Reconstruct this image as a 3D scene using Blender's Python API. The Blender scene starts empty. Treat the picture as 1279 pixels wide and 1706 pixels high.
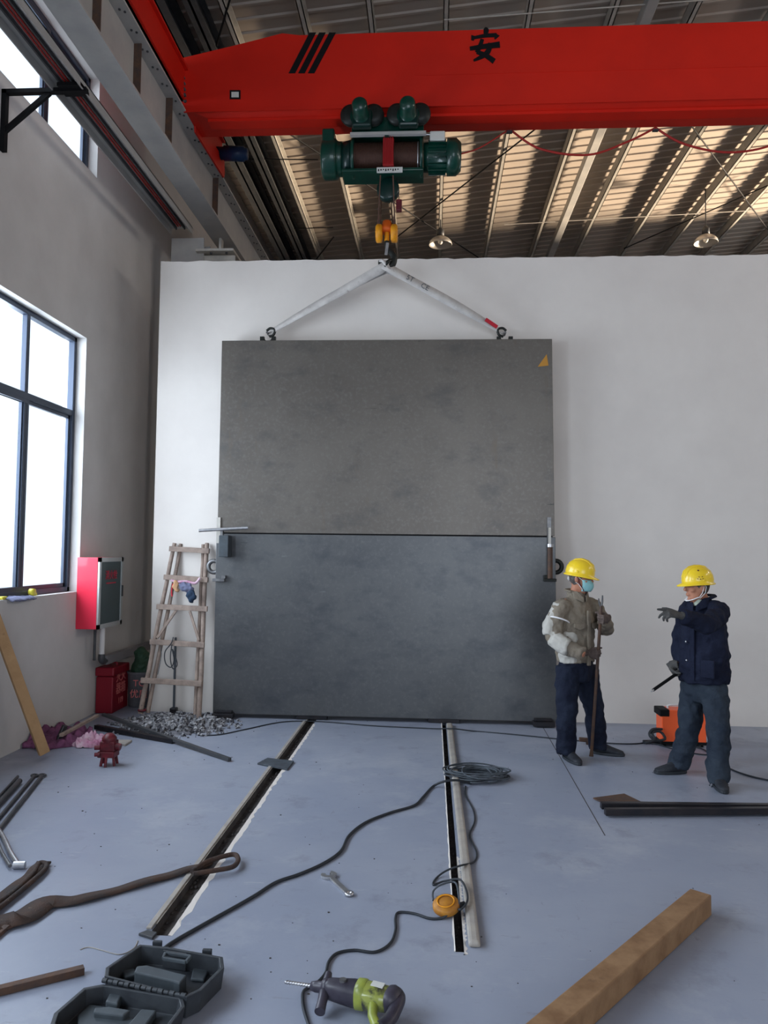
import bpy, bmesh, math, random
from math import sin, cos, pi, sqrt, atan2, radians
from mathutils import Vector as V, Matrix, noise
random.seed(7)
scn = bpy.context.scene
C = scn.collection

# ------------------------------------------------------------------ camera
F, H = 1281.0, 1.78
CAM = Matrix.Rotation(0.0625, 3, 'Z') @ Matrix.Rotation(pi/2 + 0.0501, 3, 'X') @ Matrix.Rotation(0.0118, 3, 'Z')
cd = bpy.data.cameras.new('camera')
cam = bpy.data.objects.new('camera', cd); C.objects.link(cam)
cd.sensor_fit = 'HORIZONTAL'; cd.sensor_width = 36.0; cd.lens = 36.0*F/1279.0
cd.clip_end = 400
cam.location = (0, 0, H)
cam.rotation_euler = CAM.to_euler()
scn.camera = cam

# ------------------------------------------------------------------ light and exposure
scn.view_settings.view_transform = 'Standard'
scn.view_settings.look = 'None'
scn.view_settings.gamma = 1.0
scn.view_settings.use_curve_mapping = False
scn.view_settings.exposure = 0.05

w = bpy.data.worlds.new('sky'); scn.world = w; w.use_nodes = True
bg = w.node_tree.nodes['Background']
bg.inputs[0].default_value = (0.80, 0.90, 1.0, 1); bg.inputs[1].default_value = 1.6

def area(name, loc, direction, sx, sy, power, col, spread=pi):
    l = bpy.data.lights.new(name, 'AREA'); l.shape = 'RECTANGLE'
    l.size = sx; l.size_y = sy; l.energy = power; l.color = col; l.spread = spread
    o = bpy.data.objects.new(name, l); C.objects.link(o)
    o.location = loc
    o.rotation_euler = V(direction).to_track_quat('-Z', 'Y').to_euler()
    return o
WIN_LOW = [(4.85, 7.69), (0.6, 3.44), (-3.65, -0.81)]
WIN_UP = [(4.97, 7.81), (0.7, 3.54), (-3.6, -0.76)]
COOL = (0.80, 0.88, 1.0)
for (a, b), pw in zip(WIN_LOW, (380, 400, 340)):
    area('daylight_low', (-4.6, (a+b)/2, 2.9), (1, 0, -0.16), 3.0, 2.8, pw, COOL)
for (a, b), pw in zip(WIN_UP, (110, 110, 110)):
    area('daylight_high', (-4.6, (a+b)/2, 6.5), (1, 0, -0.3), 3.0, 1.2, pw, COOL)
area('daylight_gate', (2.0, -7.4, 2.6), (0, 1, -0.05), 6.0, 4.6, 330, (0.80, 0.88, 1.0))
for yy in (3.2, 8.2):  # warm fill added outside made-up right-wall windows, brightens runway web and roof
    area('added_fill_right', (10.4, yy, 6.3), (-1, 0, -0.12), 3.0, 1.4, 130, (1.0, 0.90, 0.80))
# warm lamp added outside an assumed bay on the right to light the roof
area('added_roof_light', (24.0, 21.0, 0.3), (-0.86, -0.40, 0.34), 2.4, 2.4, 13000, (1.0, 0.80, 0.58), radians(120))

# ------------------------------------------------------------------ picking points in the place
def ray(px, py): return CAM @ V(((px-640)/F, -(py-853)/F, -1.0))
O = V((0, 0, H))
def fl(px, py, z=0.0):
    d = ray(px, py); return O + d*((z-H)/d.z)
def at(px, py, Y):
    d = ray(px, py); return O + d*(Y/d.y)
def wx(px, py, X):
    d = ray(px, py); return O + d*(X/d.x)
RZ, RS = 8.68, 0.10          # roof height over x = 0 and its slope
def rf(px, py, off=0.0):
    d = ray(px, py); t = (RZ-off-H)/(d.z - RS*d.x); return O + d*t

# ------------------------------------------------------------------ materials
MATS = {}
def mat(name, col, rough=0.6, metal=0.0, col2=None, scale=4.0, bump=0.0, bscale=40.0, detail=6, ramp=(0.35, 0.65),
        stretch=None, spec=0.32, emit=None, coat=0.0, extra=None):
    m = bpy.data.materials.new(name); m.use_nodes = True
    nt = m.node_tree; N = nt.nodes; L = nt.links
    b = N['Principled BSDF']
    b.inputs['Base Color'].default_value = (*col, 1); b.inputs['Roughness'].default_value = rough
    b.inputs['Metallic'].default_value = metal; b.inputs['Specular IOR Level'].default_value = spec
    b.inputs['Coat Weight'].default_value = coat
    tc = N.new('ShaderNodeTexCoord'); src = tc.outputs['Object']
    if stretch:
        mp = N.new('ShaderNodeMapping'); mp.inputs['Scale'].default_value = stretch
        L.new(src, mp.inputs['Vector']); src = mp.outputs[0]
    last = None
    if col2 is not None:
        n = N.new('ShaderNodeTexNoise'); n.inputs['Scale'].default_value = scale; n.inputs['Detail'].default_value = detail
        n.inputs['Roughness'].default_value = 0.62
        L.new(src, n.inputs['Vector'])
        r = N.new('ShaderNodeValToRGB'); r.color_ramp.elements[0].position = ramp[0]; r.color_ramp.elements[1].position = ramp[1]
        r.color_ramp.elements[0].color = (*col, 1); r.color_ramp.elements[1].color = (*col2, 1)
        L.new(n.outputs['Fac'], r.inputs[0]); last = r.outputs[0]
    if extra:
        for (c3, sc, lo, hi, st) in extra:
            n = N.new('ShaderNodeTexNoise'); n.inputs['Scale'].default_value = sc; n.inputs['Detail'].default_value = 8
            n.inputs['Roughness'].default_value = 0.7
            if st:
                mp = N.new('ShaderNodeMapping'); mp.inputs['Scale'].default_value = st
                L.new(tc.outputs['Object'], mp.inputs['Vector']); L.new(mp.outputs[0], n.inputs['Vector'])
            else: L.new(tc.outputs['Object'], n.inputs['Vector'])
            r = N.new('ShaderNodeValToRGB'); r.color_ramp.elements[0].position = lo; r.color_ramp.elements[1].position = hi
            r.color_ramp.elements[0].color = (0, 0, 0, 1); r.color_ramp.elements[1].color = (1, 1, 1, 1)
            L.new(n.outputs['Fac'], r.inputs[0])
            mx = N.new('ShaderNodeMixRGB'); mx.inputs[2].default_value = (*c3, 1)
            if last: L.new(last, mx.inputs[1])
            else: mx.inputs[1].default_value = (*col, 1)
            L.new(r.outputs[0], mx.inputs[0]); last = mx.outputs[0]
    if last: L.new(last, b.inputs['Base Color'])
    if bump:
        n2 = N.new('ShaderNodeTexNoise'); n2.inputs['Scale'].default_value = bscale; n2.inputs['Detail'].default_value = 5
        L.new(src, n2.inputs['Vector'])
        bp = N.new('ShaderNodeBump'); bp.inputs['Strength'].default_value = bump; bp.inputs['Distance'].default_value = 0.02
        L.new(n2.outputs['Fac'], bp.inputs['Height']); L.new(bp.outputs[0], b.inputs['Normal'])
    MATS[name] = m
    return m
M = {}
M['floor'] = mat('polished_concrete_floor', (0.235, 0.262, 0.335), 0.42, col2=(0.285, 0.308, 0.372), scale=0.9, bump=0.04, bscale=18,
                 extra=[((0.37, 0.385, 0.43), 1.3, 0.52, 0.80, None), ((0.185, 0.20, 0.25), 3.2, 0.56, 0.76, None), ((0.21, 0.22, 0.255), 20.0, 0.62, 0.70, (0.3, 1.4, 1)), ((0.20, 0.21, 0.25), 14.0, 0.64, 0.72, (1.4, 0.35, 1)), ((0.13, 0.13, 0.15), 46.0, 0.70, 0.75, None), ((0.40, 0.41, 0.44), 9.0, 0.64, 0.74, (0.25, 1.2, 1))])
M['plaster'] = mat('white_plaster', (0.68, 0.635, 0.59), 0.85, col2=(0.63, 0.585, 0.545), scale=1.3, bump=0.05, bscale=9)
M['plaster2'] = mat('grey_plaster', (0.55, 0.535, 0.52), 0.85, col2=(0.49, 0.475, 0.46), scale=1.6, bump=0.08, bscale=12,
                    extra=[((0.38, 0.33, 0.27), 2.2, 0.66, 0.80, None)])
M['sheet'] = mat('roof_sheet', (0.36, 0.31, 0.265), 0.5, 0.1, col2=(0.31, 0.265, 0.225), scale=1.2, stretch=(0.3, 2, 1))
M['galv'] = mat('galvanised_steel', (0.50, 0.47, 0.42), 0.45, 0.2, col2=(0.38, 0.36, 0.33), scale=6)
M['darksteel'] = mat('dark_structural_steel', (0.05, 0.055, 0.06), 0.5, 0.3, col2=(0.075, 0.075, 0.08), scale=5)
M['beamgrey'] = mat('grey_painted_steel', (0.40, 0.385, 0.36), 0.5, col2=(0.33, 0.32, 0.31), scale=3, bump=0.03, bscale=15)
M['channel'] = mat('zinc_channel_steel', (0.36, 0.35, 0.34), 0.4, 0.3, col2=(0.46, 0.45, 0.43), scale=2, stretch=(3, 0.5, 3))
M['red'] = mat('crane_red_paint', (0.57, 0.012, 0.003), 0.5, col2=(0.49, 0.010, 0.003), scale=1.2, spec=0.3)
M['black'] = mat('black_paint', (0.008, 0.008, 0.009), 0.6, spec=0.1)
M['green'] = mat('hoist_green_paint', (0.0, 0.040, 0.025), 0.36, col2=(0.0, 0.024, 0.017), scale=8, coat=0.3)
M['greend'] = mat('dark_green_paint', (0.0, 0.016, 0.013), 0.4, coat=0.2)
M['rope'] = mat('greased_wire_rope', (0.10, 0.045, 0.03), 0.5, 0.4, col2=(0.05, 0.025, 0.02), scale=60, stretch=(6, 1, 1))
M['redguide'] = mat('red_rope_guide', (0.30, 0.01, 0.012), 0.45)
M['yellow'] = mat('hook_yellow_paint', (0.72, 0.30, 0.008), 0.45, col2=(0.55, 0.20, 0.01), scale=20)
M['orange'] = mat('hook_orange_paint', (0.60, 0.10, 0.01), 0.45)
M['blue'] = mat('motor_blue_paint', (0.008, 0.03, 0.085), 0.4)
M['hookblk'] = mat('black_forged_steel', (0.02, 0.022, 0.02), 0.45, 0.4)
M['platesteel'] = mat('plate_white', (0.55, 0.55, 0.52), 0.5)
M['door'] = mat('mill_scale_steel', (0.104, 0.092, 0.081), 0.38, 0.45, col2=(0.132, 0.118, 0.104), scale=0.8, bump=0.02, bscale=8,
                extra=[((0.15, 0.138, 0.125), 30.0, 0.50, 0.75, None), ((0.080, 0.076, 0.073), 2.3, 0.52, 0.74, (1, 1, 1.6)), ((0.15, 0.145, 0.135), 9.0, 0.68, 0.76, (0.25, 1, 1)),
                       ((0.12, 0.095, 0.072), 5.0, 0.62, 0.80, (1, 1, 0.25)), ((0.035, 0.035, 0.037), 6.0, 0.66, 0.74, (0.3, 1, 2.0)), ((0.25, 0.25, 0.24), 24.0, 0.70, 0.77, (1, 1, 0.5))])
M['door2'] = mat('mill_scale_floor_reflection', (0.082, 0.085, 0.090), 0.37, 0.5, col2=(0.108, 0.110, 0.112), scale=0.8, bump=0.02, bscale=8,  # bluish floor reflection painted into the lower plate's colour
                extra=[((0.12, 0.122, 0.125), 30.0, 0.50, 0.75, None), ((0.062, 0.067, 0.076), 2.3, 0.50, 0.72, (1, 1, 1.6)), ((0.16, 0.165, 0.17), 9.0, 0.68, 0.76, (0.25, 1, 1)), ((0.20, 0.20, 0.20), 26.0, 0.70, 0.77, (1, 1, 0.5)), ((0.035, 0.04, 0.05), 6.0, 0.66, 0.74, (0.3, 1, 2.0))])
M['steel'] = mat('bare_steel', (0.20, 0.20, 0.20), 0.4, 0.7, col2=(0.12, 0.12, 0.125), scale=12)
M['steelb'] = mat('bright_steel', (0.52, 0.52, 0.53), 0.3, 0.8, col2=(0.38, 0.38, 0.4), scale=20)
M['rust'] = mat('rusty_steel', (0.12, 0.065, 0.04), 0.7, 0.3, col2=(0.07, 0.05, 0.045), scale=14, bump=0.2, bscale=60)
M['blacksteel'] = mat('black_steel_tube', (0.016, 0.017, 0.022), 0.4, 0.4, col2=(0.03, 0.026, 0.028), scale=10)
M['slot'] = mat('rough_dark_slot', (0.075, 0.065, 0.058), 0.9, col2=(0.035, 0.03, 0.03), scale=12, bump=0.5, bscale=30)
M['rail'] = mat('dusty_rail_steel', (0.40, 0.36, 0.31), 0.65, 0.1, col2=(0.30, 0.28, 0.26), scale=8, bump=0.1, bscale=40)
M['wood'] = mat('raw_timber', (0.28, 0.165, 0.085), 0.7, col2=(0.17, 0.09, 0.042), scale=6, stretch=(1, 1, 1), bump=0.15, bscale=30,
                extra=[((0.12, 0.065, 0.035), 7, 0.62, 0.74, None)])
M['woodp'] = mat('pale_raw_timber', (0.42, 0.26, 0.13), 0.7, col2=(0.32, 0.19, 0.09), scale=5, bump=0.15, bscale=30, extra=[((0.16, 0.085, 0.04), 9, 0.64, 0.72, None)])
M['woodl'] = mat('weathered_ladder_wood', (0.33, 0.255, 0.21), 0.8, col2=(0.21, 0.16, 0.135), scale=12, bump=0.15, bscale=50,
                 extra=[((0.12, 0.09, 0.08), 18, 0.62, 0.72, None)])
M['cable'] = mat('black_rubber_cable', (0.022, 0.026, 0.032), 0.55)
M['cableg'] = mat('grey_dusty_cable', (0.07, 0.085, 0.10), 0.6, col2=(0.045, 0.05, 0.06), scale=20)
M['cabler'] = mat('red_festoon_cable', (0.32, 0.018, 0.014), 0.5)
M['webbing'] = mat('white_webbing', (0.55, 0.52, 0.49), 0.85, col2=(0.42, 0.39, 0.37), scale=9, bump=0.2, bscale=120,
                   extra=[((0.20, 0.15, 0.13), 14, 0.60, 0.74, None)])
M['webdirt'] = mat('dirty_webbing', (0.065, 0.035, 0.024), 0.85, col2=(0.035, 0.03, 0.03), scale=6, bump=0.3, bscale=80,
                   extra=[((0.22, 0.16, 0.10), 30, 0.62, 0.72, None)])
M['redtag'] = mat('red_stitching', (0.45, 0.015, 0.03), 0.7)
M['cabinet'] = mat('fire_red_paint', (0.68, 0.025, 0.06), 0.3, coat=0.3)
M['alum'] = mat('aluminium_trim', (0.50, 0.52, 0.52), 0.35, 0.5)
M['darkglass'] = mat('cabinet_glass', (0.06, 0.085, 0.09), 0.12)
M['redtext'] = mat('red_lettering', (0.45, 0.02, 0.05), 0.5)
M['pinktext'] = mat('faded_pink_lettering', (0.60, 0.16, 0.15), 0.6)
M['crate'] = mat('dark_red_plastic', (0.20, 0.005, 0.016), 0.45)
M['pvc'] = mat('white_plastic_pipe', (0.62, 0.61, 0.60), 0.4)
M['pvcg'] = mat('grey_plastic_trunking', (0.22, 0.21, 0.22), 0.5)
M['frame'] = mat('window_dark_blue_aluminium', (0.045, 0.058, 0.085), 0.35, 0.4)
M['sack'] = mat('printed_grey_pail', (0.13, 0.13, 0.14), 0.6, col2=(0.09, 0.09, 0.10), scale=10)
M['leaf'] = mat('green_wrap', (0.025, 0.06, 0.035), 0.6)
M['purple'] = mat('purple_cloth', (0.22, 0.075, 0.16), 0.9, col2=(0.12, 0.04, 0.09), scale=12, bump=0.3, bscale=30)
M['pink'] = mat('pink_white_rag', (0.62, 0.48, 0.54), 0.9, col2=(0.42, 0.14, 0.26), scale=10, bump=0.3, bscale=30)
M['rubble'] = mat('broken_concrete', (0.36, 0.36, 0.37), 0.9, col2=(0.045, 0.045, 0.055), scale=26, ramp=(.42, .58), bump=0.3, bscale=60)
M['dust'] = mat('cement_dust', (0.28, 0.28, 0.30), 0.95, col2=(0.07, 0.07, 0.085), scale=16, bump=0.7, bscale=26)
M['oxred'] = mat('dark_red_enamel', (0.14, 0.012, 0.02), 0.45, col2=(0.06, 0.01, 0.014), scale=16)
M['case'] = mat('charcoal_plastic', (0.024, 0.027, 0.033), 0.5, col2=(0.042, 0.048, 0.055), scale=9)
M['casef'] = mat('dusty_grey_plastic', (0.06, 0.074, 0.085), 0.6, col2=(0.042, 0.05, 0.058), scale=10)
M['lime'] = mat('lime_tool_plastic', (0.27, 0.31, 0.05), 0.35, col2=(0.17, 0.20, 0.05), scale=14)
M['limed'] = mat('scuffed_lime_plastic', (0.25, 0.28, 0.06), 0.28, col2=(0.035, 0.035, 0.03), scale=16, ramp=(.46, .60), coat=.5)
M['tooldark'] = mat('dark_tool_plastic', (0.022, 0.020, 0.030), 0.4, col2=(0.05, 0.045, 0.062), scale=12)
M['amber'] = mat('amber_plastic', (0.42, 0.18, 0.02), 0.5, col2=(0.28, 0.11, 0.02), scale=20)
M['weld'] = mat('orange_sheet_metal', (0.85, 0.115, 0.03), 0.38)
M['skin'] = mat('tanned_skin', (0.42, 0.19, 0.115), 0.55, col2=(0.34, 0.14, 0.085), scale=14)
M['hair'] = mat('short_greying_hair', (0.035, 0.028, 0.025), 0.8, col2=(0.10, 0.09, 0.085), scale=60)
M['eye'] = mat('dark_eye', (0.015, 0.01, 0.01), 0.2)
M['helmet'] = mat('yellow_helmet_plastic', (0.84, 0.58, 0.02), 0.3, coat=0.3, col2=(0.78, 0.54, 0.03), scale=9)
M['mask'] = mat('surgical_mask_blue', (0.20, 0.43, 0.45), 0.85, col2=(0.27, 0.50, 0.52), scale=10, bump=0.2, bscale=60)
M['maskw'] = mat('white_ear_loop', (0.75, 0.74, 0.74), 0.8)
M['khaki'] = mat('khaki_work_cloth', (0.23, 0.195, 0.15), 0.9, col2=(0.15, 0.125, 0.098), scale=6, bump=0.35, bscale=55, spec=0.15)
M['palegrey'] = mat('pale_grey_reflective_cloth', (0.46, 0.44, 0.40), 0.8, col2=(0.36, 0.34, 0.30), scale=6, bump=0.2, bscale=50)
M['navy'] = mat('navy_work_cloth', (0.006, 0.008, 0.019), 0.9, col2=(0.012, 0.015, 0.031), scale=5, bump=0.35, bscale=50, spec=0.15)
M['trouser1'] = mat('dark_navy_trouser_cloth', (0.007, 0.009, 0.020), 0.9, col2=(0.014, 0.019, 0.034), scale=5, bump=0.35, bscale=45, spec=0.15)
M['trouser2'] = mat('dusty_blue_trouser_cloth', (0.014, 0.020, 0.032), 0.9, col2=(0.032, 0.042, 0.056), scale=4, bump=0.35, bscale=45, spec=0.15)
M['glove'] = mat('knitted_brown_glove', (0.135, 0.10, 0.085), 0.9, col2=(0.085, 0.062, 0.055), scale=30, bump=0.4, bscale=150)
M['gloved'] = mat('knitted_dark_glove', (0.045, 0.045, 0.045), 0.9, col2=(0.075, 0.07, 0.065), scale=30, bump=0.4, bscale=150)
M['shoe'] = mat('black_work_shoe', (0.012, 0.014, 0.02), 0.7, col2=(0.028, 0.031, 0.038), scale=16)
M['shirt'] = mat('pale_green_shirt', (0.36, 0.40, 0.33), 0.8)
M['lampshade'] = mat('pendant_shade_aluminium', (0.45, 0.43, 0.40), 0.35, 0.5)
M['bulb'] = mat('unlit_bulb_glass', (0.55, 0.52, 0.47), 0.3)
M['sticker'] = mat('orange_triangle_sticker', (0.42, 0.20, 0.03), 0.6)
M['ragblue'] = mat('blue_grey_cloth', (0.16, 0.17, 0.26), 0.9, col2=(0.10, 0.11, 0.18), scale=10, bump=0.3, bscale=40)
M['denim'] = mat('dark_teal_cloth', (0.02, 0.04, 0.075), 0.9, bump=0.3, bscale=40)
M['peach'] = mat('tan_leather', (0.48, 0.28, 0.15), 0.8)
M['tape'] = mat('yellow_tape_plastic', (0.62, 0.55, 0.06), 0.4)
def glass_mat():
    m = bpy.data.materials.new('window_glass'); m.use_nodes = True
    nt = m.node_tree; nt.nodes.clear()
    o = nt.nodes.new('ShaderNodeOutputMaterial'); mx = nt.nodes.new('ShaderNodeMixShader')
    t = nt.nodes.new('ShaderNodeBsdfTransparent'); g = nt.nodes.new('ShaderNodeBsdfGlossy')
    t.inputs[0].default_value = (0.94, 0.96, 0.97, 1); g.inputs['Roughness'].default_value = 0.03
    mx.inputs[0].default_value = 0.06
    nt.links.new(t.outputs[0], mx.inputs[1]); nt.links.new(g.outputs[0], mx.inputs[2]); nt.links.new(mx.outputs[0], o.inputs[0])
    return m
M['glass'] = glass_mat()

# ------------------------------------------------------------------ mesh helpers
ORG = {}
def crom(pts, n=8, closed=False):
    pts = [V(p) for p in pts]; out = []
    N = len(pts)
    if N < 3:
        return [pts[0].lerp(pts[1], i/n) for i in range(n+1)]
    for i in range(N if closed else N-1):
        if closed: p0, p1, p2, p3 = pts[i-1], pts[i], pts[(i+1) % N], pts[(i+2) % N]
        else: p0, p1, p2, p3 = pts[max(i-1, 0)], pts[i], pts[i+1], pts[min(i+2, N-1)]
        for k in range(n):
            t = k/n
            out.append(0.5*((2*p1)+(p2-p0)*t+(2*p0-5*p1+4*p2-p3)*t*t+(3*p1-p0-3*p2+p3)*t**3))
    if not closed: out.append(pts[-1])
    return out
class MB:
    def __init__(s): s.v = []; s.f = []; s.s = []; s.X = None
    def add(s, vs, fs, smooth=False):
        b = len(s.v)
        for p in vs:
            p = V(p)
            s.v.append(s.X @ p if s.X else p)
        for f in fs: s.f.append([b+i for i in f]); s.s.append(smooth)
        return s
    def box(s, a, b):
        x0, y0, z0 = [min(a[i], b[i]) for i in range(3)]; x1, y1, z1 = [max(a[i], b[i]) for i in range(3)]
        return s.add([(x0,y0,z0),(x1,y0,z0),(x1,y1,z0),(x0,y1,z0),(x0,y0,z1),(x1,y0,z1),(x1,y1,z1),(x0,y1,z1)],
                     [(0,3,2,1),(4,5,6,7),(0,1,5,4),(1,2,6,5),(2,3,7,6),(3,0,4,7)])
    def bar(s, p, q, w, h, up=(0, 0, 1), cut=0.0):           # rectangular bar from p to q
        p, q = V(p), V(q); d = (q-p).normalized(); u = V(up)
        sd = d.cross(u)
        if sd.length < 1e-4: sd = d.cross(V((1, 0, 0)))
        sd.normalize(); u = sd.cross(d).normalized()
        vs = []
        for e in (p, q):
            for a, b in ((-1,-1),(1,-1),(1,1),(-1,1)): vs.append(e+sd*a*w/2+u*b*h/2)
        return s.add(vs, [(0,3,2,1),(4,5,6,7),(0,1,5,4),(1,2,6,5),(2,3,7,6),(3,0,4,7)])
    def loft(s, path, rad, side=None, seg=16, smooth=True, cap=True, sq=1.0):
        path = [V(p) for p in path]; n = len(path); rings = []
        prev = None
        for i, p in enumerate(path):
            d = (path[min(i+1, n-1)]-path[max(i-1, 0)])
            if d.length < 1e-7: d = V((0, 0, 1))
            d.normalize()
            if side is not None: a = V(side)
            elif prev is not None: a = prev
            else: a = V((0, 0, 1)) if abs(d.z) < 0.9 else V((1, 0, 0))
            a = (a - d*a.dot(d))
            if a.length < 1e-5: a = d.orthogonal()
            a.normalize(); prev = a
            b = d.cross(a)
            r = rad[i] if isinstance(rad, (list, tuple)) else rad
            rx, ry = r if isinstance(r, (list, tuple)) else (r, r)
            ring = []
            for k in range(seg):
                t = 2*pi*k/seg; c, sn = cos(t), sin(t)
                if sq != 1.0:
                    c = math.copysign(abs(c)**sq, c); sn = math.copysign(abs(sn)**sq, sn)
                ring.append(p + a*rx*c + b*ry*sn)
            rings.append(ring)
        vs = [q for r in rings for q in r]; fs = []
        for i in range(n-1):
            for k in range(seg):
                k2 = (k+1) % seg
                fs.append((i*seg+k, i*seg+k2, (i+1)*seg+k2, (i+1)*seg+k))
        s.add(vs, fs, smooth)
        if cap:
            s.add(rings[0], [tuple(range(seg))[::-1]]); s.add(rings[-1], [tuple(range(seg))])
        return s
    def tube(s, pts, r, seg=8, n=8, closed=False, smooth_path=True):
        path = crom(pts, n, closed) if smooth_path else [V(p) for p in pts]
        if closed: path = path + [path[0], path[1]]
        if isinstance(r, (list, tuple)):
            k = len(path)-1; m = len(r)-1
            rr = []
            for i in range(len(path)):
                t = i/k*m; j = min(int(t), m-1); rr.append(r[j]*(1-(t-j))+r[j+1]*(t-j))
            r = rr
        return s.loft(path, r, seg=seg, cap=not closed)
    def cyl(s, p, q, r, r2=None, seg=20):
        return s.loft([p, q], [r, r if r2 is None else r2], seg=seg)
    def ell(s, c, r, seg=16, rings=10, rot=None):
        c = V(c); vs = []; fs = []
        R = rot or Matrix.Identity(3)
        for i in range(rings+1):
            a = pi*i/rings
            for k in range(seg):
                t = 2*pi*k/seg
                vs.append(c + R @ V((r[0]*sin(a)*cos(t), r[1]*sin(a)*sin(t), r[2]*cos(a))))
        for i in range(rings):
            for k in range(seg):
                k2 = (k+1) % seg
                fs.append((i*seg+k, (i+1)*seg+k, (i+1)*seg+k2, i*seg+k2))
        return s.add(vs, fs, True)
    def lathe(s, base, axis, prof, seg=28, smooth=True):     # prof: (dist along axis, radius)
        base, axis = V(base), V(axis).normalized()
        return s._lathe(base, axis, prof, seg, smooth)
    def _lathe(s, base, axis, prof, seg, smooth):
        base, axis = V(base), V(axis).normalized()
        a = axis.orthogonal().normalized(); b = axis.cross(a); vs = []; fs = []
        for (t, r) in prof:
            for k in range(seg):
                an = 2*pi*k/seg; vs.append(base+axis*t+(a*cos(an)+b*sin(an))*r)
        for i in range(len(prof)-1):
            for k in range(seg):
                k2 = (k+1) % seg; fs.append((i*seg+k, i*seg+k2, (i+1)*seg+k2, (i+1)*seg+k))
        return s.add(vs, fs, smooth)
    def prism(s, poly, vec):
        n = len(poly); vec = V(vec); poly = [V(p) for p in poly]
        vs = poly + [p+vec for p in poly]
        fs = [tuple(range(n))[::-1], tuple(range(n, 2*n))]
        for i in range(n): fs.append((i, (i+1) % n, n+(i+1) % n, n+i))
        return s.add(vs, fs)
    def torus(s, c, axis, R, r, seg=24, ts=8, arc=2*pi, start=None):
        axis = V(axis).normalized(); a = V(start).normalized() if start else axis.orthogonal().normalized(); b = axis.cross(a)
        full = arc >= 2*pi-1e-3; n = seg
        pts = [V(c)+(a*cos(arc*i/n)+b*sin(arc*i/n))*R for i in range(n + (0 if full else 1))]
        if full: pts += [pts[0], pts[1]]
        return s.loft(pts, r, side=axis, seg=ts, cap=not full)
    def build(s, name, m, parent=None, bevel=0, remesh=0, sub=0, disp=None, smooth=None, fix=False):
        o0 = ORG[parent.name] if parent else V((0, 0, 0))
        me = bpy.data.meshes.new(name)
        vs = s.v
        loc = V((0, 0, 0))
        if parent is None:
            x = [p.x for p in vs]; y = [p.y for p in vs]; z = [p.z for p in vs]
            loc = V(((min(x)+max(x))/2, (min(y)+max(y))/2, min(z)))
            o0 = loc
        me.from_pydata([tuple(p-o0) for p in vs], [], s.f)
        me.polygons.foreach_set('use_smooth', [bool(q) if smooth is None else smooth for q in s.s])
        me.materials.append(m)
        bm = bmesh.new(); bm.from_mesh(me); bmesh.ops.recalc_face_normals(bm, faces=bm.faces); bm.to_mesh(me); bm.free()
        me.update()
        o = bpy.data.objects.new(name, me); C.objects.link(o)
        if parent: o.parent = parent
        o.location = loc if parent is None else (0, 0, 0)
        ORG[o.name] = o0
        if remesh:
            md = o.modifiers.new('remesh', 'REMESH'); md.mode = 'VOXEL'; md.voxel_size = remesh; md.use_smooth_shade = True
            sm = o.modifiers.new('smooth', 'SMOOTH'); sm.iterations = 4; sm.factor = 0.5
        if disp:
            tx = bpy.data.textures.new(name+'_folds', 'CLOUDS'); tx.noise_scale = disp[1]; tx.noise_depth = 1
            dm = o.modifiers.new('folds', 'DISPLACE'); dm.texture = tx; dm.strength = disp[0]; dm.mid_level = 0.5; dm.texture_coords = 'LOCAL'
            tx2 = bpy.data.textures.new(name+'_creases', 'STUCCI'); tx2.noise_scale = disp[1]*.55; tx2.turbulence = 8
            d2 = o.modifiers.new('creases', 'DISPLACE'); d2.texture = tx2; d2.strength = disp[0]*.5; d2.mid_level = 0.5; d2.texture_coords = 'LOCAL'
        if bevel:
            bv = o.modifiers.new('bevel', 'BEVEL'); bv.width = bevel; bv.segments = 2; bv.limit_method = 'ANGLE'; bv.angle_limit = 0.7
        if sub:
            sb = o.modifiers.new('sub', 'SUBSURF'); sb.levels = sub; sb.render_levels = sub
        return o
def tag(o, label, cat, group=None, kind=None):
    o['label'] = label; o['category'] = cat
    if group: o['group'] = group
    if kind: o['kind'] = kind
    return o
def thing(name, label, cat, loc, group=None):
    o = bpy.data.objects.new(name, None); C.objects.link(o); o.location = V(loc); o.empty_display_size = 0.1
    ORG[o.name] = V(loc)
    return tag(o, label, cat, group)
def struct(mb, name, m, **k):
    o = mb.build(name, m, **k); o['kind'] = 'structure'; return o
def text(body, size, origin, right, up, m, name, parent, depth=0.003, bold=0.0):
    cu = bpy.data.curves.new(name, 'FONT'); cu.body = body; cu.size = size; cu.extrude = depth; cu.offset = bold
    cu.align_x = 'CENTER'; cu.align_y = 'CENTER'; cu.resolution_u = 3
    tmp = bpy.data.objects.new(name, cu); C.objects.link(tmp)
    dg = bpy.context.evaluated_depsgraph_get(); dg.update()
    me = bpy.data.meshes.new_from_object(tmp.evaluated_get(dg))
    bpy.data.objects.remove(tmp); bpy.data.curves.remove(cu)
    r = V(right).normalized(); u = V(up).normalized(); n = r.cross(u).normalized(); u = n.cross(r)
    R = Matrix((r, u, n)).transposed().to_4x4()
    R.translation = V(origin) - ORG[parent.name]
    me.transform(R); me.materials.clear(); me.materials.append(m)
    o = bpy.data.objects.new(name, me); C.objects.link(o); o.parent = parent
    ORG[o.name] = ORG[parent.name]
    return o
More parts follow.
